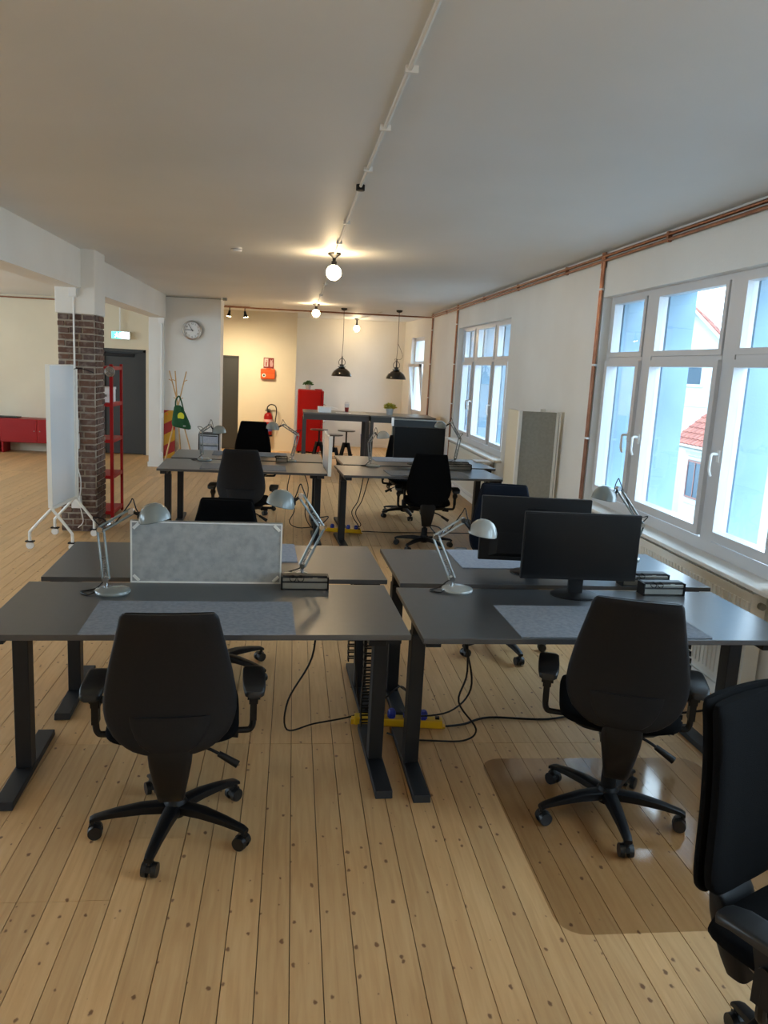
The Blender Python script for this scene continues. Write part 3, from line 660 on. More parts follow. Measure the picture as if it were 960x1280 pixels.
# ------------------------------------------------------------------ office chairs
def smooth_prof(pts, t):
    for (a, b), (c_, d_) in zip(pts, pts[1:]):
        if a <= t <= c_:
            u = (t-a)/(c_-a); u = u*u*(3-2*u) if False else u
            return b+(d_-b)*u
    return pts[-1][1]
BACKW = [(.0, .085), (.02, .120), (.06, .155), (.12, .186), (.20, .208), (.31, .217), (.42, .213), (.60, .197), (.80, .173), (.93, .158), (.975, .154), (1.0, .143)]
def back_loft(z0, z1, yoff, thick, grow=0, v0=0, v1=1, n=22, wk=1):
    rings = []
    for i in range(n+1):
        v = v0+(v1-v0)*i/n
        if v0 == 0 and v1 == 1: v = .5-.5*math.cos(PI*i/n)
        w_ = (smooth_prof(BACKW, v)+grow)*wk
        e = 1.0
        if v < .06: e = .55+.45*v/.06
        if v > .95: e = .5+.5*(1-v)/.05
        lean = .05*(v-.35)**2*2.2 + .02*v
        yc = yoff - .03*math.sin(PI*min(1, v*1.1))*0 - lean
        z = z0+(z1-z0)*v
        rings.append([(x, yc+y*e+.62*x*x, z) for x, y in sup(w_, thick/2, 28, 3.4)])
    return MB().loft(rings)
def chair_meshes(kind):
    f = {'plastic': M['blacksoft'], 'fabric': M['fabric'], 'navy': M['navy']}[kind]
    C = {}
    C['back_shell'] = back_loft(.445, .945, -.262, .030).mesh('back_shell', M['shell'] if kind == 'plastic' else f, 50)
    C['backrest'] = back_loft(.455, .938, -.232, .045, -.004).mesh('backrest', M['navy'] if kind == 'navy' else M['fabric'], 50)
    C['lumbar_panel'] = back_loft(.452, .945, -.2690, .030, -.004, .012, .26, 10, .64).mesh('lumbar_panel', M['shell'] if kind == 'plastic' else f, 50)
    rings = []
    for i in range(17):
        v = i/16; w_ = (.10, .17, .205, .218, .224, .226, .226, .226, .226, .225, .224, .222, .218, .212, .20, .17, .11)[i]
        y = -.21+.45*(.5-.5*math.cos(PI*v)); drop = -.03*max(0, (v-.7)/.3)**2; th = .036*(.45+.55*math.sin(PI*min(max(v, .08), .92)))
        rings.append([(x, y, .452+drop+z+.35*x*x) for x, z in sup(w_, th, 28, 3.2)])
    C['seat'] = MB().loft(rings).mesh('seat', M['navy'] if kind == 'navy' else M['fabric'], 50)
    C['seat_pan'] = MB().loft([[(x*k, y*k+.02, z) for x, y in sup(.19, .19, 20, 3.5)] for z, k in ((.392, .72), (.40, .92), (.425, 1.0))]).mesh('seat_pan', M['black'], 40)
    C['mechanism'] = MB().b2((-.06, -.12, .345), (.06, .12, .40)).mesh('mechanism', M['black'], 0)
    rings = []
    for z, w_, t_, yy in ((.47, .070, .012, -.272), (.44, .073, .026, -.262), (.40, .070, .036, -.250), (.34, .060, .038, -.235), (.28, .050, .034, -.215), (.245, .045, .028, -.20), (.240, .036, .02, -.195)):
        rings.append([(x, yy+y, z) for x, y in sup(w_, t_, 20, 4)])
    C['back_bracket'] = MB().loft(rings).b2((-.03, -.22, .30), (.03, -.05, .345)).mesh('back_bracket', M['black'], 40)
    C['gas_lift'] = MB().lathe([(.001, .06), (.030, .06), (.030, .20), (.022, .205), (.016, .21), (.016, .36), (.001, .36)], 20).mesh('gas_lift', M['black'], 40)
    C['star_hub'] = MB().lathe([(.001, .062), (.036, .062), (.044, .075), (.044, .115), (.034, .13), (.001, .13)], 20).mesh('star_hub', M['black'], 40)
    lg = MB(); rings = []
    for r, zc_, w_, h_ in ((.03, .096, .030, .020), (.12, .098, .025, .019), (.21, .090, .020, .015), (.285, .078, .017, .010), (.302, .070, .016, .008)):
        rings.append([(r, y, zc_+z) for y, z in sup(w_, h_, 12, 4)])
    C['star_leg'] = lg.loft(rings).mesh('star_leg', M['black'], 40)
    cs = MB().cyl((.293, 0, .04), (.293, 0, .078), .009, n=10)
    for s_ in (-1, 1):
        cs.cyl((.283, s_*.009, .027), (.283, s_*.026, .027), .027, .025, n=18)
    cs.prism([(.259, -.008, .027), (.263, -.008, .048), (.283, -.008, .058), (.305, -.008, .05), (.309, -.008, .03)], (0, .016, 0))
    C['caster'] = cs.mesh('caster', M['casterm'], 40)
    for s_, nm in ((-1, 'L'), (1, 'R')):
        C['arm'+nm] = MB().tube([(s_*.10, .0, .395), (s_*.24, -.01, .395), (s_*.272, -.01, .405), (s_*.278, -.01, .45), (s_*.278, -.01, .50)], .012, 8).b2((s_*.278-.012, -.03, .44), (s_*.278+.012, .02, .57)).prism([(s_*.278-.016, -.045, .585), (s_*.278-.016, .05, .585), (s_*.278-.016, .028, .50), (s_*.278-.016, -.022, .50)], (.032, 0, 0)).cyl((s_*.278-.022, -.005, .525), (s_*.278+.024, -.005, .525), .014).mesh('armrest', M['black'], 30)
        pad = [[(s_*.278+x, y, .592+z-.9*(max(0, abs(y)-.09))**1.5*2) for x, z in sup(w_, .0125, 16, 5)] for y, w_ in ((-.125, .022), (-.118, .034), (-.08, .04), (.0, .042), (.08, .04), (.118, .034), (.125, .022))]
        C['pad'+nm] = MB().loft(pad).mesh('arm_pad', M['padm'], 50)
    C['lever'] = MB().tube([(.05, -.03, .365), (.12, -.05, .345), (.17, -.055, .318)], .006, 8).cyl((.155, -.053, .326), (.225, -.065, .286), .011, .015, 12).mesh('lever', M['black'], 50)
    C['lever2'] = MB().tube([(.08, .02, .385), (.17, .0, .382)], .007, 8).cyl((.165, 0, .382), (.225, -.01, .378), .015, .013).mesh('lever', M['black'], 50)
    return C
M['shell'] = noisy('black_textured_shell', (17, 17, 19), (20, 20, 22), 90, .5, .15, 400, spec=.25)
M['casterm'] = mat('caster_black', (17, 18, 20), .38)
M['padm'] = mat('black_armrest_pad', (20, 21, 23), .4)
def chair(x, y, yaw, star, lab, kind='plastic', dz=0, back=None):
    C = cached('chair'+kind, lambda: chair_meshes(kind))
    t = thing('office_chair', lab, 'office chair', (x, y, 0), R(yaw), group='black swivel office chairs')
    for k in ('seat', 'seat_pan', 'mechanism'): put(k, C[k], t, (0, 0, dz*.4))
    bk = put('backrest', C['backrest'], t, (0, 0, dz)); bs = put('back_shell', C['back_shell'], t, (0, 0, dz)); put('lumbar_panel', C['lumbar_panel'], bs)
    put('back_bracket', C['back_bracket'], t, (0, 0, dz*.6)); put('gas_lift', C['gas_lift'], t); put('star_hub', C['star_hub'], t)
    for i in range(5):
        lg = put('star_leg', C['star_leg'], t, (0, 0, 0), R(star-yaw+72*i)); put('caster', C['caster'], lg)
    for s_ in 'LR':
        a = put('armrest', C['arm'+s_], t, (0, 0, dz*.4)); put('arm_pad', C['pad'+s_], a)
    put('lever', C['lever'], t, (0, 0, dz*.4)); put('lever', C['lever2'], t, (0, 0, dz*.4))
    return t
chair(-.388, 2.745, 4, -99, 'black chair drawn up to the front left desk, seen from behind')
chair(1.315, 2.80, -19, -97, 'black chair on the clear floor mat at the front right desk', dz=.052)
chair(1.275, 1.455, -153, 20, 'black chair cut off by the right edge of the picture', 'fabric', dz=.055)
chair(-.365, 4.28, 180, -32, 'black chair behind the grey felt divider, only its headrest edge seen', 'fabric')
chair(1.36, 4.70, 172, -78, 'dark navy chair behind the two monitors', 'navy', dz=.085)
chair(-.43, 7.27, -2, 10, 'dark chair back turned to us at the rear left desk', dz=.03)
chair(-.46, 9.20, 180, 20, 'black chair beyond the rear left desks, facing us', 'fabric', dz=.09)
chair(1.335, 7.54, -6, 12, 'black chair at the rear right desk, seen from behind', 'fabric', dz=.03)
chair(1.36, 9.20, 185, 62, 'black chair hidden behind the far monitor, only its wheels seen', 'fabric')

# clear floor mat under the front right chair
mp_ = []
for cx_, cy_, a0 in ((1.84, 3.17, 0), (.99, 3.17, 90), (.99, 2.21, 180), (1.84, 2.21, 270)):
    for i in range(6): a = R(a0+18*i); mp_.append((cx_+.09*math.cos(a), cy_+.09*math.sin(a), .001))
tag(MB().prism(mp_, (0, 0, .0022)).build('floor_mat', M['mat'], None, 0), 'clear plastic floor mat under the front right chair', 'floor mat')

# ------------------------------------------------------------------ power strips and cables
def strip(p, q, lab, plugs, name='power_strip'):
    p, q = Vector(p), Vector(q); d = q-p; ln = d.length; yaw = math.atan2(d.y, d.x)
    t = thing(name, lab, 'power strip', tuple(p), yaw, group='yellow power strips on the floor')
    MB().b2((0, -.028, .003), (ln, .028, .045)).build('strip_body', M['yellow'], t, 0, bevel=.006)
    MB().b2((-.015, -.02, .003), (0, .02, .03)).b2((ln, -.02, .003), (ln+.015, .02, .012)).build('end_lug', M['yellow'], t, 0, bevel=.002)
    for x in plugs:
        MB().lathe([(.001, .085), (.014, .085), (.021, .072), (.021, .045), (.001, .045)], 14, Matrix.Translation((x*ln, 0, 0))).b2((x*ln-.012, -.035, .05), (x*ln+.012, 0, .065)).build('plug', M['blue'], t)
    for x in (.94,): MB().b2((x*ln-.01, -.01, .045), (x*ln+.01, .01, .055)).build('switch', M['black'], t, 0)
    return t
strip((.35, 3.63, 0), (.785, 3.582, 0), 'yellow power strip with blue plugs under the front desks', (.25, .42, .6, .78))
strip((.40, 8.20, 0), (.76, 8.14, 0), 'yellow power strip with blue plugs under the rear desks', (.15, .38, .62, .85))
def cable(pts, lab, r=.0045, m='black'):
    tag(MB().tube(pts, r, 6).build('cable', M[m]), lab, 'cable', 'black power cables')
cable([(.13, 3.3, .68), (.12, 3.35, .45), (.02, 3.45, .2), (.02, 3.5, .03), (.15, 3.6, .012), (.33, 3.66, .02), (.42, 3.68, .05)], 'black cable looping from the front left desk to the floor')
cable([(.30, 3.3, .68), (.32, 3.35, .4), (.36, 3.5, .15), (.41, 3.66, .07)], 'black cable hanging straight beside the front left desk leg')
cable([(.74, 3.3, .69), (.82, 3.33, .5), (.86, 3.36, .3), (.78, 3.42, .16), (.62, 3.5, .10), (.58, 3.62, .08)], 'black cable curling from the front right desk toward the blue plugs')
cable([(.80, 3.32, .69), (.83, 3.33, .4), (.80, 3.33, .25), (.90, 3.36, .1), (.86, 3.42, .012), (.70, 3.42, .012), (.58, 3.44, .012), (.5, 3.5, .012)], 'black cable dropping to the floor beside the front right desk leg')
cable([(.80, 3.555, .02), (.9, 3.60, .01), (1.05, 3.68, .008), (1.35, 3.66, .008), (1.65, 3.75, .008), (2.0, 3.72, .008), (2.40, 3.80, .008)], 'thick black cable running across the floor from the yellow strip', .006)
cable([(.48, 3.72, .06), (.6, 3.85, .1), (.66, 3.95, .03), (.62, 4.1, .012)], 'short black cable behind the front yellow strip')
cable([(.0, 7.9, .68), (-.03, 7.95, .45), (.05, 8.1, .25), (.0, 8.15, .1), (.1, 8.25, .02), (.3, 8.3, .03)], 'black cable hanging under the rear left desk')
cable([(.12, 7.9, .68), (.18, 7.95, .5), (.16, 8.1, .2), (.25, 8.2, .03), (.4, 8.3, .04)], 'second black cable hanging beside the rear left desk leg')
cable([(.74, 7.9, .68), (.70, 7.95, .4), (.64, 8.0, .25), (.72, 8.1, .1), (.74, 8.17, .06)], 'black cable under the rear right desk, nearer its leg')
cable([(.80, 7.9, .68), (.74, 7.95, .4), (.68, 8.0, .25), (.75, 8.1, .1), (.70, 8.18, .06)], 'black cable under the rear right desk, farther from its leg')
cable([(.77, 8.16, .02), (1.1, 8.2, .008), (1.6, 8.25, .008), (2.3, 8.3, .008)], 'black cable crossing the floor under the rear right desks', .005)

# ------------------------------------------------------------------ radiators
def radiator(y0, y1, lab, x0=2.36, x1=2.44, z0=.16, z1=.705):
    t = thing('radiator', lab, 'radiator', (0, 0, 0), group='white panel radiators under the windows')
    b = MB().b2((x0+.006, y0+.01, z0), (x0+.014, y1-.01, z1-.02)).b2((x1-.014, y0+.01, z0), (x1-.006, y1-.01, z1-.02))
    n = int((y1-y0)/.04)
    for i in range(n):
        y = y0+.02+i*.04; b.b2((x0, y, z0+.02), (x0+.006, y+.024, z1-.05))
    b.build('panel', M['whitemetal'], t, 0)
    g = MB().b2((x0, y0, z1-.02), (x0+.008, y1, z1)).b2((x1-.008, y0, z1-.02), (x1, y1, z1)).b2((x0+.03, y0, z1-.008), (x0+.05, y1, z1-.001))
    for i in range(int((y1-y0)/.035)): g.b2((x0+.008, y0+.01+i*.035, z1-.008), (x1-.008, y0+.022+i*.035, z1-.002))
    g.build('top_grille', M['whitemetal'], t, 0)
    MB().b2((x0, y0-.004, z0), (x1, y0, z1)).build('side_cover', M['whitemetal'], t, 0)
    MB().b2((x0, y1, z0), (x1, y1+.004, z1)).build('side_cover', M['whitemetal'], t, 0)
    MB().cyl((x0+.05, y0-.03, z1-.06), (x0+.05, y0-.004, z1-.06), .018, .018, 16).build('valve_knob', M['alu'], t)
radiator(3.63, 6.1, 'white panel radiator beside the front right desk')
radiator(9.3, 11.7, 'white panel radiator under the farther triple window')

# folding screen beside the wall
t = thing('folding_screen', 'white framed grey folding screen standing against the window wall', 'screen', (0, 0, 0))
MB().b2((2.06, 6.97, .02), (2.40, 7.0, 1.425)).build('panel', M['feltg'], t, 0)
MB().b2((2.035, 7.0, .02), (2.06, 7.34, 1.425)).build('panel', M['cream'], t, 0)
for x0_, x1_ in ((2.035, 2.062), (2.385, 2.405), (2.412, 2.425)): MB().b2((x0_, 6.955, 0), (x1_, 7.0, 1.43)).build('edge_strip', M['whitemetal'], t, 0)
MB().b2((2.25, 7.03, 1.425), (2.30, 7.05, 1.45)).build('hook', M['trim'], t, 0)

# ------------------------------------------------------------------ left area: whiteboard, shelf, boxes
t = thing('mobile_whiteboard', 'white mobile whiteboard on casters before the brick pillar', 'whiteboard', (-2.07, 7.38, 0), R(-4))
MB().b2((-.012, -.30, .385), (.012, .30, 1.615)).build('board', M['wbface'], t, 0, bevel=.003)
MB().b2((-.018, -.305, .375), (.018, -.297, 1.62)).b2((-.018, .297, .375), (.018, .305, 1.62)).b2((-.017, -.297, .375), (.017, .297, .385)).b2((-.017, -.297, 1.612), (.017, .297, 1.62)).build('frame', M['whitemetal'], t, 0)
MB().tube([(.02, -.30, .37), (.02, .31, .37)], .013, 8, 1).tube([(.03, .31, .37), (.035, .31, 1.58)], .012, 8, 1).build('crossbar', M['whitemetal'], t)
for y in (-.30, .30):
    for s_ in (-1, 1):
        l_ = MB().tube([(.01, y, .37), (s_*.17, y, .17), (s_*.185, y, .14), (s_*.185, y, .07)], .013, 10, 3).build('leg', M['whitemetal'], t)
        MB().b2((s_*.185-.035, y-.022, .062), (s_*.185+.035, y+.022, .074)).build('brake', M['black'], l_, 0)
        MB().cyl((s_*.185, y-.013, .032), (s_*.185, y+.013, .032), .032).build('caster', M['white'], l_)
t = thing('metal_shelf', 'red metal shelf unit standing behind the brick pillar', 'shelf', (-2.10, 8.80, 0))
hx, hy = .225, .25
for sx in (-1, 1):
    for sy in (-1, 1):
        p = MB(); x = sx*(hx-.0); y = sy*hy
        p.b2((x, y-.001*sy, 0), (x-sx*.004, y-sy*.032, 1.63)); p.b2((x-sx*.0, y, 0), (x-sx*.032, y-sy*.004, 1.63))
        p.build('post', M['redmetal'], t, 0)
for z in (.07, .455, .84, 1.22, 1.60):
    MB().b2((-hx+.004, -hy+.004, z), (hx-.004, hy-.004, z+.006)).b2((-hx+.004, -hy+.004, z-.03), (-hx+.008, hy-.004, z)).b2((hx-.008, -hy+.004, z-.03), (hx-.004, hy-.004, z)).b2((-hx+.008, -hy+.004, z-.03), (hx-.008, -hy+.008, z)).b2((-hx+.008, hy-.008, z-.03), (hx-.008, hy-.004, z)).build('shelf_board', M['redmetal'], t, 0)
t = thing('storage_box', 'white box on the upper board of the red shelf', 'box', (-1.99, 8.78, 1.227))
MB().b2((-.07, -.12, 0), (.07, .12, .14)).build('box_body', M['white'], t, 0, bevel=.004)
MB().b2((-.075, -.125, .135), (.075, .125, .16)).build('lid', M['white'], t, 0, bevel=.003)
MB().b2((-.03, -.128, .06), (.03, -.12, .085)).build('label_holder', M['alu'], t, 0)
t = thing('round_fan', 'small round grey fan hanging at the top of the red shelf', 'fan', (-1.90, 8.54, 1.555))
Rx = Matrix.Rotation(R(90), 4, 'X')
MB().lathe([(.001, .012), (.03, .013), (.052, .010), (.054, 0), (.052, -.01), (.001, -.012)], 24, Rx).build('disc', M['alu'], t)
g = MB()
for r in (.015, .028, .042): g.lathe([(r, .0135), (r+.003, .016), (r+.006, .0135)], 24, Rx)
g.build('ring', M['chrome'], t)
# socket boxes and conduit on the pillar
t = thing('pillar_conduit', 'white conduit with switch box on the front of the brick pillar', 'conduit', (-2.066, 7.84, 0))
MB().tube([(0, 0, .36), (0, 0, 2.30)], .009, 8, 1).build('conduit_pipe', M['white'], t)
MB().b2((-.035, -.03, .82), (.035, .01, .97)).b2((-.03, -.028, .975), (.03, .01, 1.10)).build('switch_box', M['white'], t, 0, bevel=.004)
MB().b2((-.045, -.03, .24), (.045, .01, .36)).build('socket', M['white'], t, 0, bevel=.004)
MB().b2((-.035, -.04, 2.24), (.035, .0, 2.325)).build('junction_box', M['white'], t, 0, bevel=.003)
tag(MB().tube([(-2.10, 7.83, 1.58), (-2.06, 7.82, 1.4), (-2.04, 7.82, 1.1), (-2.05, 7.82, .7), (-2.02, 7.82, .5), (-2.03, 7.80, .3), (-2.0, 7.80, .12), (-2.05, 7.80, .05)], .005, 6).build('cable', M['white']), 'thin white cable trailing down the brick pillar', 'cable')
tag(MB().tube([(-2.24, 7.82, 1.60), (-2.12, 7.80, 1.57), (-2.0, 7.82, 1.585), (-1.89, 7.83, 1.55)], .005, 6).build('cable', M['black']), 'dark cord tied round the brick pillar above the whiteboard', 'cord')
t = thing('column_conduit', 'white conduit and boxes on the painted column', 'conduit', (-2.06, 12.78, 0))
MB().tube([(0, 0, .2), (0, 0, 2.32)], .010, 8, 1).build('conduit_pipe', M['white'], t)
for z_ in (.78, .16): MB().b2((-.03, -.03, z_), (.03, .01, z_+.08)).build('socket', M['white'], t, 0, bevel=.004)
MB().b2((-.045, -.05, 2.24), (.045, .0, 2.325)).build('junction_box', M['white'], t, 0, bevel=.003)
# red cabinets
def redcab(x, lab):
    t = thing('wall_cabinet', lab, 'cabinet', (x, 14.05, .18), group='low red metal cabinets in the left hall')
    MB().b2((-.60, -.19, 0), (.60, .19, .40)).build('body', M['red'], t, 0, bevel=.004)
    for s_ in (0, 1):
        d = MB().b2((-.59+s_*.595, -.20, .012), (-.005+s_*.595, -.19, .39)).build('door', M['red'], t, 0, bevel=.003)
        v = MB()
        for i in range(6): v.b2((-.42+s_*.6, -.203, .22+i*.02), (-.30+s_*.6, -.20, .226+i*.02))
        v.build('vent_slot', M['redmetal'], d, 0)
        MB().cyl((-.045+s_*.09, -.215, .2), (-.045+s_*.09, -.20, .2), .008).build('knob', M['alu'], d)
    MB().b2((-.59, -.17, -.18), (-.56, .17, 0)).b2((.56, -.17, -.18), (.59, .17, 0)).build('leg', M['redmetal'], t, 0)
redcab(-4.28, 'low red cabinet nearest the whiteboard in the left hall')
redcab(-5.50, 'low red cabinet cut by the left edge of the picture')
tag(MB().b2((-5.05, 13.95, .582), (-4.62, 14.15, .60)).build('tray', M['black'], None, 0, bevel=.004), 'thin dark tray lying on the low red cabinets', 'tray')
# exit sign
t = thing('exit_sign', 'green lit exit sign above the dark double door', 'sign', (-2.97, 14.18, 1.99))
MB().b2((-.15, -.02, 0), (.16, .02, .13)).build('housing', M['white'], t, 0, bevel=.003)
MB().b2((-.02, -.01, .13), (.0, .01, .62)).build('hanger', M['white'], t, 0)
MB().b2((-.14, -.024, .01), (.02, -.0205, .12)).build('green_panel', mat('green_sign', (20, 170, 130), .4, emit=(.05, .75, .5), es=2.2), t, 0)
MB().b2((.02, -.024, .01), (.15, -.0205, .12)).build('white_panel', mat('lit_white_sign', (230, 240, 240), .4, emit=(.8, .95, 1), es=2.2), t, 0)
fg = MB().ball((-.055, -.027, .098), .009, 8).b2((-.068, -.028, .055), (-.045, -.025, .088)).b2((-.088, -.028, .07), (-.068, -.025, .078)).prism([(-.066, -.028, .056), (-.056, -.028, .056), (-.085, -.028, .02), (-.094, -.028, .024)], (0, .003, 0)).prism([(-.058, -.028, .058), (-.047, -.028, .056), (-.028, -.028, .03), (-.036, -.028, .024)], (0, .003, 0)).b2((-.015, -.028, .02), (.01, -.025, .105))
fg.build('running_figure', mat('lit_sign_white', (240, 250, 245), .4, emit=(.8, 1, .9), es=3), t, 0)
MB().b2((.05, -.028, .062), (.10, -.025, .072)).prism([(.10, -.028, .05), (.125, -.028, .067), (.10, -.028, .084)], (0, .003, 0)).build('arrow', M['green'], t, 0)

# clock
t = thing('wall_clock', 'round silver wall clock on the white wall', 'clock', (-1.607, 12.888, 2.165))
MB().lathe([(.001, .0), (.150, .0), (.155, .012), (.148, .03), (.128, .032), (.124, .02)], 40, Rx).build('rim', M['chrome'], t)
MB().lathe([(.001, .016), (.126, .016)], 40, Rx).build('dial', M['white'], t)
def clock_bar(ang, r0, r1, wd, nm, m, parent, y=-.020):
    d = Vector((math.sin(ang), 0, math.cos(ang))); s_ = Vector((d.z, 0, -d.x))*wd/2
    a, b = d*r0, d*r1; pts = [a-s_, a+s_, b+s_, b-s_]
    return MB().prism([(p.x, y, p.z) for p in pts], (0, .003, 0)).build(nm, m, parent, 0)
for i in range(12):
    me = MB()
    cu = bpy.data.curves.new('numeral', 'FONT'); cu.body = str(12 if i == 0 else i); cu.size = .034; cu.align_x = 'CENTER'; cu.align_y = 'CENTER'; cu.extrude = .0008
    tmp = bpy.data.objects.new('tmp', cu); col.objects.link(tmp); bpy.context.view_layer.update()
    nm = bpy.data.meshes.new_from_object(tmp.evaluated_get(bpy.context.evaluated_depsgraph_get())); bpy.data.objects.remove(tmp)
    nm.materials.clear(); nm.materials.append(M['black'])
    o = bpy.data.objects.new('numeral', nm); col.objects.link(o); o.parent = t
    a = 2*PI*i/12; o.location = (.10*math.sin(a), -.018, .10*math.cos(a)); o.rotation_euler = (R(90), 0, 0)
clock_bar(R(-32), -.02, .10, .007, 'minute_hand', M['black'], t, -.024)
clock_bar(R(-90+4), -.02, .085, .009, 'hour_hand', M['black'], t, -.021)
MB().cyl((0, -.016, 0), (0, -.027, 0), .008).build('pivot_cap', M['black'], t)
# warning board
wb = MB().b2((0, 0, .0), (.215, .012, .76)).build('warning_board', M['warn'], None, 0, (-2.07, 12.80, .145)); tag(wb, 'red and yellow striped board leaning on the painted column', 'sign')
wb.rotation_euler = (R(-3), 0, 0)
MB().cyl((.09, -.001, .70), (.09, -.008, .70), .012).build('reflector', M['orange'], wb)
# coat stand
t = thing('coat_stand', 'bamboo tripod coat stand beside the clock wall', 'coat stand', (-1.78, 12.45, 0))
for (a, b) in (((.305, -.02, .0), (-.115, .03, 1.53)), ((-.20, -.02, .0), (.14, .03, 1.53)), ((.05, .24, .0), (-.015, -.06, 1.53))):
    a, b = Vector(a), Vector(b); lg = MB().cyl(a, b, .012, .009, 10).build('pole', M['bamboo'], t)
    s_ = 1 if b.x > a.x else -1
    for k in (.90, .72):
        p = a.lerp(b, k); MB().cyl(p, p+Vector((s_*.05, 0, .025)), .006, n=8).build('peg', M['bamboo'], lg)
# green bag
t = thing('tote_bag', 'green tote bag with a yellow oval hanging on the coat stand', 'bag', (-1.70, 12.40, .68))
rings = []
for z, cx_, hw, th in ((.335, -.055, .040, .018), (.30, -.045, .065, .028), (.22, -.03, .095, .042), (.12, -.012, .125, .055), (.04, .0, .146, .062), (.0, .005, .140, .055), (-.012, .005, .11, .04)):
    rings.append([(cx_+x, y, z-.16*x*(1-z/.34)-.0*x) for x, y in sup(hw, th, 20, 3)])
MB().loft(rings).build('bag_body', M['green'], t)
MB().tube([(-.085, -.02, .30), (-.085, 0, .40), (-.062, .02, .455), (-.04, .045, .47), (-.02, .02, .44), (.01, 0, .36), (.035, -.02, .26)], .011, 8).build('strap', M['green'], t)
e_ = MB().lathe([(.001, 0), (.05, 0), (.048, .004), (.001, .005)], 24, Matrix.Translation((.0, -.052, .17)) @ Matrix.Rotation(R(90+8), 4, 'X') @ Matrix.Diagonal((1, 1.25, 1, 1))).build('yellow_oval', mat('yellow_print', (206, 206, 50), .7), t)
MB().b2((.035, -.068, .02), (.075, -.060, .035)).build('small_mark', M['felt'], t, 0)
# drawer box
t = thing('drawer_box', 'grey drawer box with dark trim at the foot of the clock wall', 'box', (-1.28, 12.55, .0))
MB().b2((-.155, -.15, 0), (.155, .15, .59)).build('body', M['felt'], t, 0, bevel=.004)
for z0, z1 in ((.02, .20), (.22, .42), (.45, .57)):
    d = MB().b2((-.14, -.156, z0), (.14, -.15, z1)).build('drawer', M['feltpale'], t, 0, bevel=.002)
    MB().b2((-.13, -.162, z1-.012), (.13, -.156, z1)).build('pull', M['black'], d, 0)
MB().b2((-.158, -.153, .585), (.158, .153, .60)).b2((-.16, -.158, 0), (-.145, -.148, .59)).b2((.145, -.158, 0), (.16, -.148, .59)).build('trim', M['black'], t, 0)

# ------------------------------------------------------------------ kitchen end
# first aid box, sign, extinguisher
t = thing('first_aid_box', 'orange first aid box on the cream wall', 'first aid box', (-.51, 15.79, 1.50))
MB().b2((-.14, -.07, -.09), (.14, 0, .11)).build('case', M['orange'], t, 0, bevel=.02)
MB().b2((-.142, -.072, .03), (.142, -.002, .034)).build('seam', M['redmetal'], t, 0)
MB().cyl((-.075, -.069, -.02), (-.075, -.074, -.02), .036).build('badge', M['white'], t)
MB().b2((-.085, -.077, -.04), (-.065, -.073, 0)).b2((-.095, -.077, -.03), (-.055, -.0735, -.01)).build('cross', M['green'], t, 0)
MB().b2((-.03, -.09, .10), (.06, -.02, .12)).build('handle', M['orange'], t, 0, bevel=.005)
t = thing('fire_sign', 'dark red fire equipment sign above the first aid box', 'sign', (-.50, 15.79, 1.72))
MB().b2((-.10, -.006, -.10), (.10, 0, .10)).build('sign_plate', mat('sign_red', (130, 36, 34), .5), t, 0)
MB().b2((-.085, -.008, -.07), (-.01, -.0065, .085)).build('extinguisher_pictogram', mat('sign_pink', (206, 190, 186), .5), t, 0)
sg = MB().b2((-.058, -.010, -.06), (-.036, -.0085, .02)).b2((-.052, -.010, .03), (-.042, -.0085, .05)).tube([(-.047, -.0095, .05), (-.03, -.0095, .05), (-.026, -.0095, .0)], .003, 5)
sg.build('pictogram_bottle', M['redmetal'], t, 0)
MB().prism([(.03, -.008, -.07), (.075, -.008, -.07), (.085, -.008, -.01), (.07, -.008, .03), (.078, -.008, .08), (.055, -.008, .05), (.03, -.008, .07), (.02, -.008, 0)], (0, .0015, 0)).build('flame_pictogram', mat('sign_pale', (190, 150, 146), .5), t, 0)
t = thing('fire_extinguisher', 'red fire extinguisher with black hose hanging on the cream wall', 'fire extinguisher', (-.48, 15.72, .30))
MB().lathe([(.001, 0), (.082, 0), (.085, .02), (.085, .38), (.07, .43), (.03, .46), (.001, .46)], 24).build('cylinder', M['red'], t)
MB().lathe([(.0855, .10), (.0862, .10), (.0862, .24), (.0855, .24)], 24).build('instruction_label', mat('blue_label', (90, 90, 150), .5), t)
MB().lathe([(.0855, .28), (.0862, .28), (.0862, .33), (.0855, .33)], 24).build('white_label', mat('pale_label', (220, 180, 180), .5), t)
MB().lathe([(.088, 0), (.09, .01), (.088, .03)], 24).build('base_ring', M['black'], t)
MB().lathe([(.001, .50), (.02, .50), (.024, .46), (.001, .455)], 14).b2((-.06, -.012, .49), (.05, .012, .51)).b2((-.05, -.01, .52), (.04, .01, .535)).build('valve', M['black'], t, 30)
MB().tube([(0, -.02, .49), (-.02, -.03, .56), (.04, -.03, .62), (.13, -.03, .60), (.16, -.03, .50), (.14, -.03, .30), (.12, -.03, .16)], .011, 8).build('hose', M['black'], t)
MB().b2((-.03, .07, .1), (.03, .079, .5)).build('wall_bracket', M['alu'], t, 0)
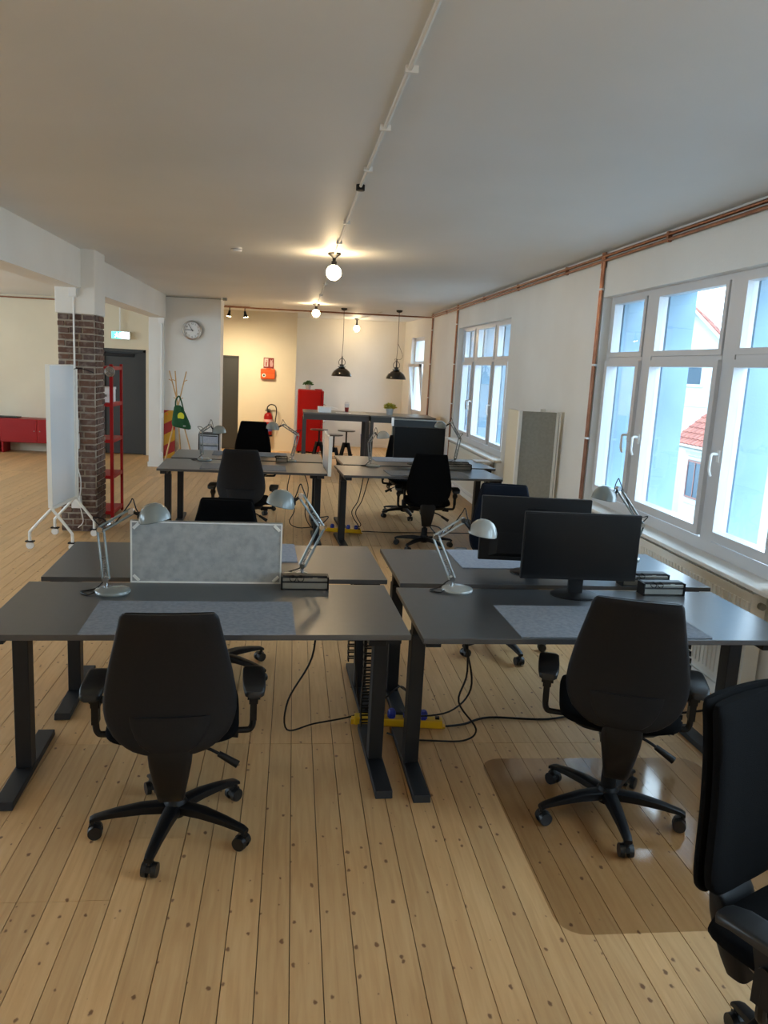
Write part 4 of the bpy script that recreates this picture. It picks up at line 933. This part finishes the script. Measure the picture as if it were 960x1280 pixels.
# red fridge
t = thing('red_fridge', 'tall red fridge at the left end of the bar', 'fridge', (.32, 15.85, 0))
MB().b2((-.235, -.24, .03), (.235, .24, 1.245)).build('body', M['red'], t, 0, bevel=.02)
MB().b2((.235, -.235, .05), (.275, .235, .80)).build('door', M['red'], t, 0, bevel=.015)
MB().b2((.235, -.235, .815), (.275, .235, 1.235)).build('door', M['red'], t, 0, bevel=.015)
MB().tube([(.275, -.20, .62), (.31, -.20, .64), (.31, -.20, .76), (.275, -.20, .78)], .008, 8).build('handle', M['chrome'], t)
MB().tube([(.275, -.20, .84), (.31, -.20, .86), (.31, -.20, .96), (.275, -.20, .98)], .008, 8).build('handle', M['chrome'], t)
MB().b2((.10, -.2, 1.245), (.24, .1, 1.262)).build('hinge_cover', M['redmetal'], t, 0, bevel=.004)
for a in (-.19, .19):
    MB().cyl((a, -.18, 0), (a, -.18, .035), .02).cyl((a, .18, 0), (a, .18, .035), .02).build('foot', M['black'], t)
def pot(x, y, z, r, lab, m, h=.10, spread=.10):
    t = thing('potted_plant', lab, 'plant', (x, y, z), group='small potted plants')
    MB().lathe([(.001, 0), (r*.75, 0), (r, h), (r*.92, h), (r*.88, h-.012), (.001, h-.012)], 20).build('pot', mat('grey_pot', (170, 172, 172), .6), t)
    rnd = random.Random(int(x*100)); lf = MB()
    for i in range(170):
        a = rnd.uniform(0, 2*PI); el = rnd.uniform(.1, 1.45); rr_ = spread*rnd.uniform(.55, 1)
        d = Vector((math.cos(a)*math.cos(el), math.sin(a)*math.cos(el), math.sin(el)*.8)); p = Vector((0, 0, h))+d*rr_
        s_ = d.orthogonal().normalized().lerp(Vector((rnd.uniform(-1, 1), rnd.uniform(-1, 1), rnd.uniform(-1, 1))), .5).normalized()*.016; q = d*.022
        lf.poly([p-s_, p-q, p+s_, p+q])
    for i in range(12):
        a = i*PI/6; lf.cyl((0, 0, h-.02), (math.cos(a)*spread*.6, math.sin(a)*spread*.6, h+spread*.5), .003, n=4)
    lf.build('leaves', m, t, 0)
pot(.285, 15.80, 1.246, .058, 'green plant in a grey pot on top of the red fridge', M['leaf'], .09, .10)
# bar tables (two)
def bar(x0, x1, y0, y1, lab, z=1.0):
    t = thing('bar_table', lab, 'table', ((x0+x1)/2, (y0+y1)/2, 0), R(0), group='tall dark bar tables')
    hx, hy = (x1-x0)/2, (y1-y0)/2
    MB().b2((-hx, -hy, z-.022), (hx, hy, z)).build('tabletop', M['bartop'], t, 0, bevel=.002)
    MB().b2((-hx+.01, -hy+.012, z-.11), (hx-.01, -hy+.03, z-.022)).b2((-hx+.01, hy-.03, z-.11), (hx-.01, hy-.012, z-.022)).b2((-hx+.01, -hy+.03, z-.11), (-hx+.028, hy-.03, z-.022)).b2((hx-.028, -hy+.03, z-.11), (hx-.01, hy-.03, z-.022)).build('apron', M['steelbar'], t, 0)
    for sx in (-1, 1):
        for sy in (-1, 1):
            MB().b2((sx*hx, sy*(hy-.012), 0), (sx*(hx-.055), sy*(hy-.067), z-.11)).build('leg', M['steelbar'], t, 0)
M['bartop'] = noisy('bar_laminate', (96, 92, 86), (104, 100, 94), 8, .3)
M['steelbar'] = mat('bar_steel', (62, 60, 58), .5)
bar(.16, 1.21, 12.40, 13.25, 'tall dark bar table standing before the red fridge')
bar(1.215, 2.26, 12.36, 13.25, 'tall dark bar table nearer the kitchen window')
pot(1.56, 12.75, 1.0, .065, 'yellow flowering plant in a grey pot on the bar', M['leafy'], .10, .11)
t = thing('paper_box', 'open white cardboard box on the bar', 'box', (.52, 12.7, 1.0), R(4))
MB().b2((-.12, -.10, 0), (.08, .10, .085)).build('box_body', M['white'], t, 0)
MB().prism([(.08, -.10, .085), (.08, .10, .085), (.19, .10, .06), (.19, -.10, .06)], (0, 0, .004)).build('flap', M['white'], t, 0)
tag(MB().b2((.68, 12.55, 1.001), (.92, 12.72, 1.004)).build('paper_sheet', M['white'], None, 0), 'white paper sheet beside the cardboard box', 'paper')
t = thing('drink_cup', 'clear cup with a red drink on the bar', 'cup', (.875, 12.95, 1.0))
MB().lathe([(.030, 0), (.040, .13), (.038, .13), (.028, .004), (.001, .004)], 18).build('cup', M['cup'], t)
MB().lathe([(.001, .006), (.027, .006), (.033, .075), (.001, .075)], 18).build('drink', M['red'], t)
MB().lathe([(.041, .13), (.036, .155), (.018, .165), (.001, .165)], 18).build('lid', M['cup'], t)
# stools
def stool(x, y, lab, zs=.60):
    t = thing('bar_stool', lab, 'stool', (x, y, 0), group='black industrial bar stools')
    MB().lathe([(.001, zs), (.155, zs), (.16, zs-.008), (.15, zs-.018), (.001, zs-.022)], 28).build('seat', M['stoolm'], t)
    MB().cyl((0, 0, zs-.30), (0, 0, zs-.02), .014).lathe([(.03, zs-.30), (.04, zs-.29), (.04, zs-.25), (.03, zs-.24)], 16).build('screw_post', M['black'], t)
    for i in range(4):
        a = R(45+90*i); c_, s_ = math.cos(a), math.sin(a)
        MB().loft([[(c_*r-s_*u, s_*r+c_*u, z) for u, r in ((-.022, r0-.02), (.022, r0-.02), (.022, r0+.02), (-.022, r0+.02))] for z, r0 in ((zs-.22, .045), (.0, .175))]).build('leg', M['black'], t, 0)
    MB().lathe([(.125, .2), (.135, .205), (.125, .21), (.115, .205), (.125, .2)], 24).build('foot_ring', M['black'], t)
M['stoolm'] = mat('dark_stool_seat', (66, 60, 54), .3)
stool(.70, 13.25, 'black round bar stool nearest of the three, between the bar legs', .60)
stool(.47, 13.85, 'black round bar stool overlapping the red fridge', .63)
stool(.95, 13.85, 'black round bar stool farthest right of the three', .63)
# dark pinboard and blue bin
t = thing('mobile_pinboard', 'dark mobile pinboard with a silver top rail under the bar end', 'pinboard', (1.80, 11.3, 0), R(1))
MB().b2((-.36, -.012, .22), (.36, .012, 1.02)).build('board', M['navydark'], t, 0)
MB().b2((-.37, -.016, 1.02), (.37, .016, 1.035)).b2((-.37, -.014, .22), (-.36, .014, 1.02)).b2((.36, -.014, .22), (.37, .014, 1.02)).build('frame', M['alu'], t, 0)
for sx in (-.365, .365): MB().b2((sx-.012, -.22, 0), (sx+.012, .22, .025)).b2((sx-.01, -.01, .025), (sx+.01, .01, .22)).build('foot', M['black'], t, 0)
MB().b2((-.385, -.03, .93), (-.35, -.016, 1.05)).build('clip', M['white'], t, 0)
t = thing('waste_bin', 'blue waste bin beyond the bar', 'bin', (1.36, 14.4, 0))
MB().loft([[(x*k, y*k, z) for x, y in sup(.11, .11, 20, 4)] for z, k in ((0, .8), (.5, 1), (.52, 1.06), (.52, .98), (.03, .78))]).build('bin_body', M['blue'], t)
t = MB().loft([[(1.36+x*k, 14.4+y*k, z) for x, y in sup(.09, .09, 14)] for z, k in ((.50, .9), (.58, .8), (.63, .35), (.66, .5))]).build('bin_bag', M['cup'], None); tag(t, 'clear plastic bag gathered at the top of the blue bin', 'bag')
# folded white thing by far lamp: paper on the far sill
tag(MB().b2((2.10, 8.75, .7355), (2.28, 8.95, .75)).build('paper_pad', M['white'], None, 0), 'white paper pad on the desk corner below the farther triple window', 'paper')

# ------------------------------------------------------------------ the neighbouring houses outside
struct('ground', MB().b2((3.0, -20, -4.3), (60, 60, -4.2)), M['ground'], 'street level ground outside the windows', 'ground')
def roofplane(t, A, B, up, slope_n, nu, nv, name='roof_tile'):
    """A,B eave ends; up vector from eave to ridge; rows of half-round tiles joined in courses"""
    A, B, up = Vector(A), Vector(B), Vector(up); u = (B-A)/nu; v = up/nv; n = u.cross(v).normalized()
    if n.z < 0: n = -n
    for j in range(nv):
        mb = MB()
        for i in range(nu):
            p = A+u*i+v*j
            mb.loft([[p+w_+u*(k/4)+n*(.05*math.sin(PI*k/4)+.03*(1 if e else 0)) for k in range(5)] + [p+w_+u*.98-n*.03, p+w_+u*.02-n*.03] for e, w_ in ((1, v*0), (0, v*1.04))])
        o = mb.build('tile_course', M['tilered'], t, 0)
        o['kind'] = 'stuff'
hA = thing('neighbour_house', 'pale house with a red tiled roof outside the nearest window', 'house', (0, 0, 0))
XA = 12.0
MB().b2((XA+.25, 14.0, -4.2), (XA+2.5, 23.35, -.22)).build('wall', M['render'], hA, 0)
MB().b2((XA-.05, 13.9, -.22), (XA+.3, 23.5, -.08)).build('eave_board', M['render'], hA, 0)
MB().cyl((XA-.12, 13.9, -.08), (XA-.12, 23.5, -.08), .07, n=12).build('gutter', M['alu'], hA)
roofplane(hA, (XA-.15, 13.9, -.05), (XA-.15, 23.6, -.05), (2.6, 0, 2.18), 1, 38, 14)
MB().prism([(XA-.1, 23.55, -.1), (XA+2.5, 23.55, 2.0), (XA+2.5, 23.55, -.1)], (0, -9.5, 0)).build('roof_core', M['render'], hA, 0)
for yw in (22.45, 19.6, 16.8):
    f = MB().b2((XA+.2, yw-.62, -1.85), (XA+.3, yw+.62, -.42)).build('window_surround', M['render'], hA, 0)
    f = MB().b2((XA+.15, yw-.48, -1.68), (XA+.24, yw-.42, -.52)).b2((XA+.15, yw+.42, -1.68), (XA+.24, yw+.48, -.52)).b2((XA+.15, yw-.42, -.58), (XA+.24, yw+.42, -.52)).b2((XA+.15, yw-.42, -1.68), (XA+.24, yw+.42, -1.62)).b2((XA+.15, yw-.02, -1.62), (XA+.24, yw+.02, -.58)).build('window_frame', mat('brown_frame', (112, 74, 66), .6), hA, 0)
    MB().b2((XA+.165, yw-.42, -1.62), (XA+.175, yw+.42, -.58)).build('pane', M['glassdark'], hA, 0)
hB = thing('neighbour_house', 'tall pale gabled house rising behind the red roof', 'house', (0, 0, 0))
hB.location = (15.0, 29.2, 4.62); hB.rotation_euler = (0, 0, R(-33.4))
sl, W_ = .977, 6.5
MB().prism([(0, 0, -.14), (W_, 0, -.14-W_*sl), (W_, 0, -8.8), (-W_, 0, -8.8), (-W_, 0, -.14-W_*sl)], (0, 5, 0)).build('wall', M['render'], hB, 0)
for s_ in (1, -1):
    MB().prism([(0, -.3, 0), (s_*(W_+.4), -.3, -(W_+.4)*sl), (s_*(W_+.4), -.3, -(W_+.4)*sl-.14), (0, -.3, -.14)], (0, 5.6, 0)).build('roof', M['render'], hB, 0)
    roofplane(hB, (s_*(W_+.4), -.3, -(W_+.4)*sl+.03), (s_*(W_+.4), 5.3, -(W_+.4)*sl+.03), (-s_*(W_+.4), 0, (W_+.4)*sl), 1, 16, 26)
MB().b2((-.32, -.03, -2.85), (.52, .02, -2.0)).build('window_frame', M['glassdark'], hB, 0)
MB().b2((-.42, -.08, -2.95), (.62, .02, -2.85)).build('window_ledge', M['render'], hB, 0)
MB().b2((-W_, -.03, -3.7), (W_, .02, -3.62)).build('string_course', M['render'], hB, 0)
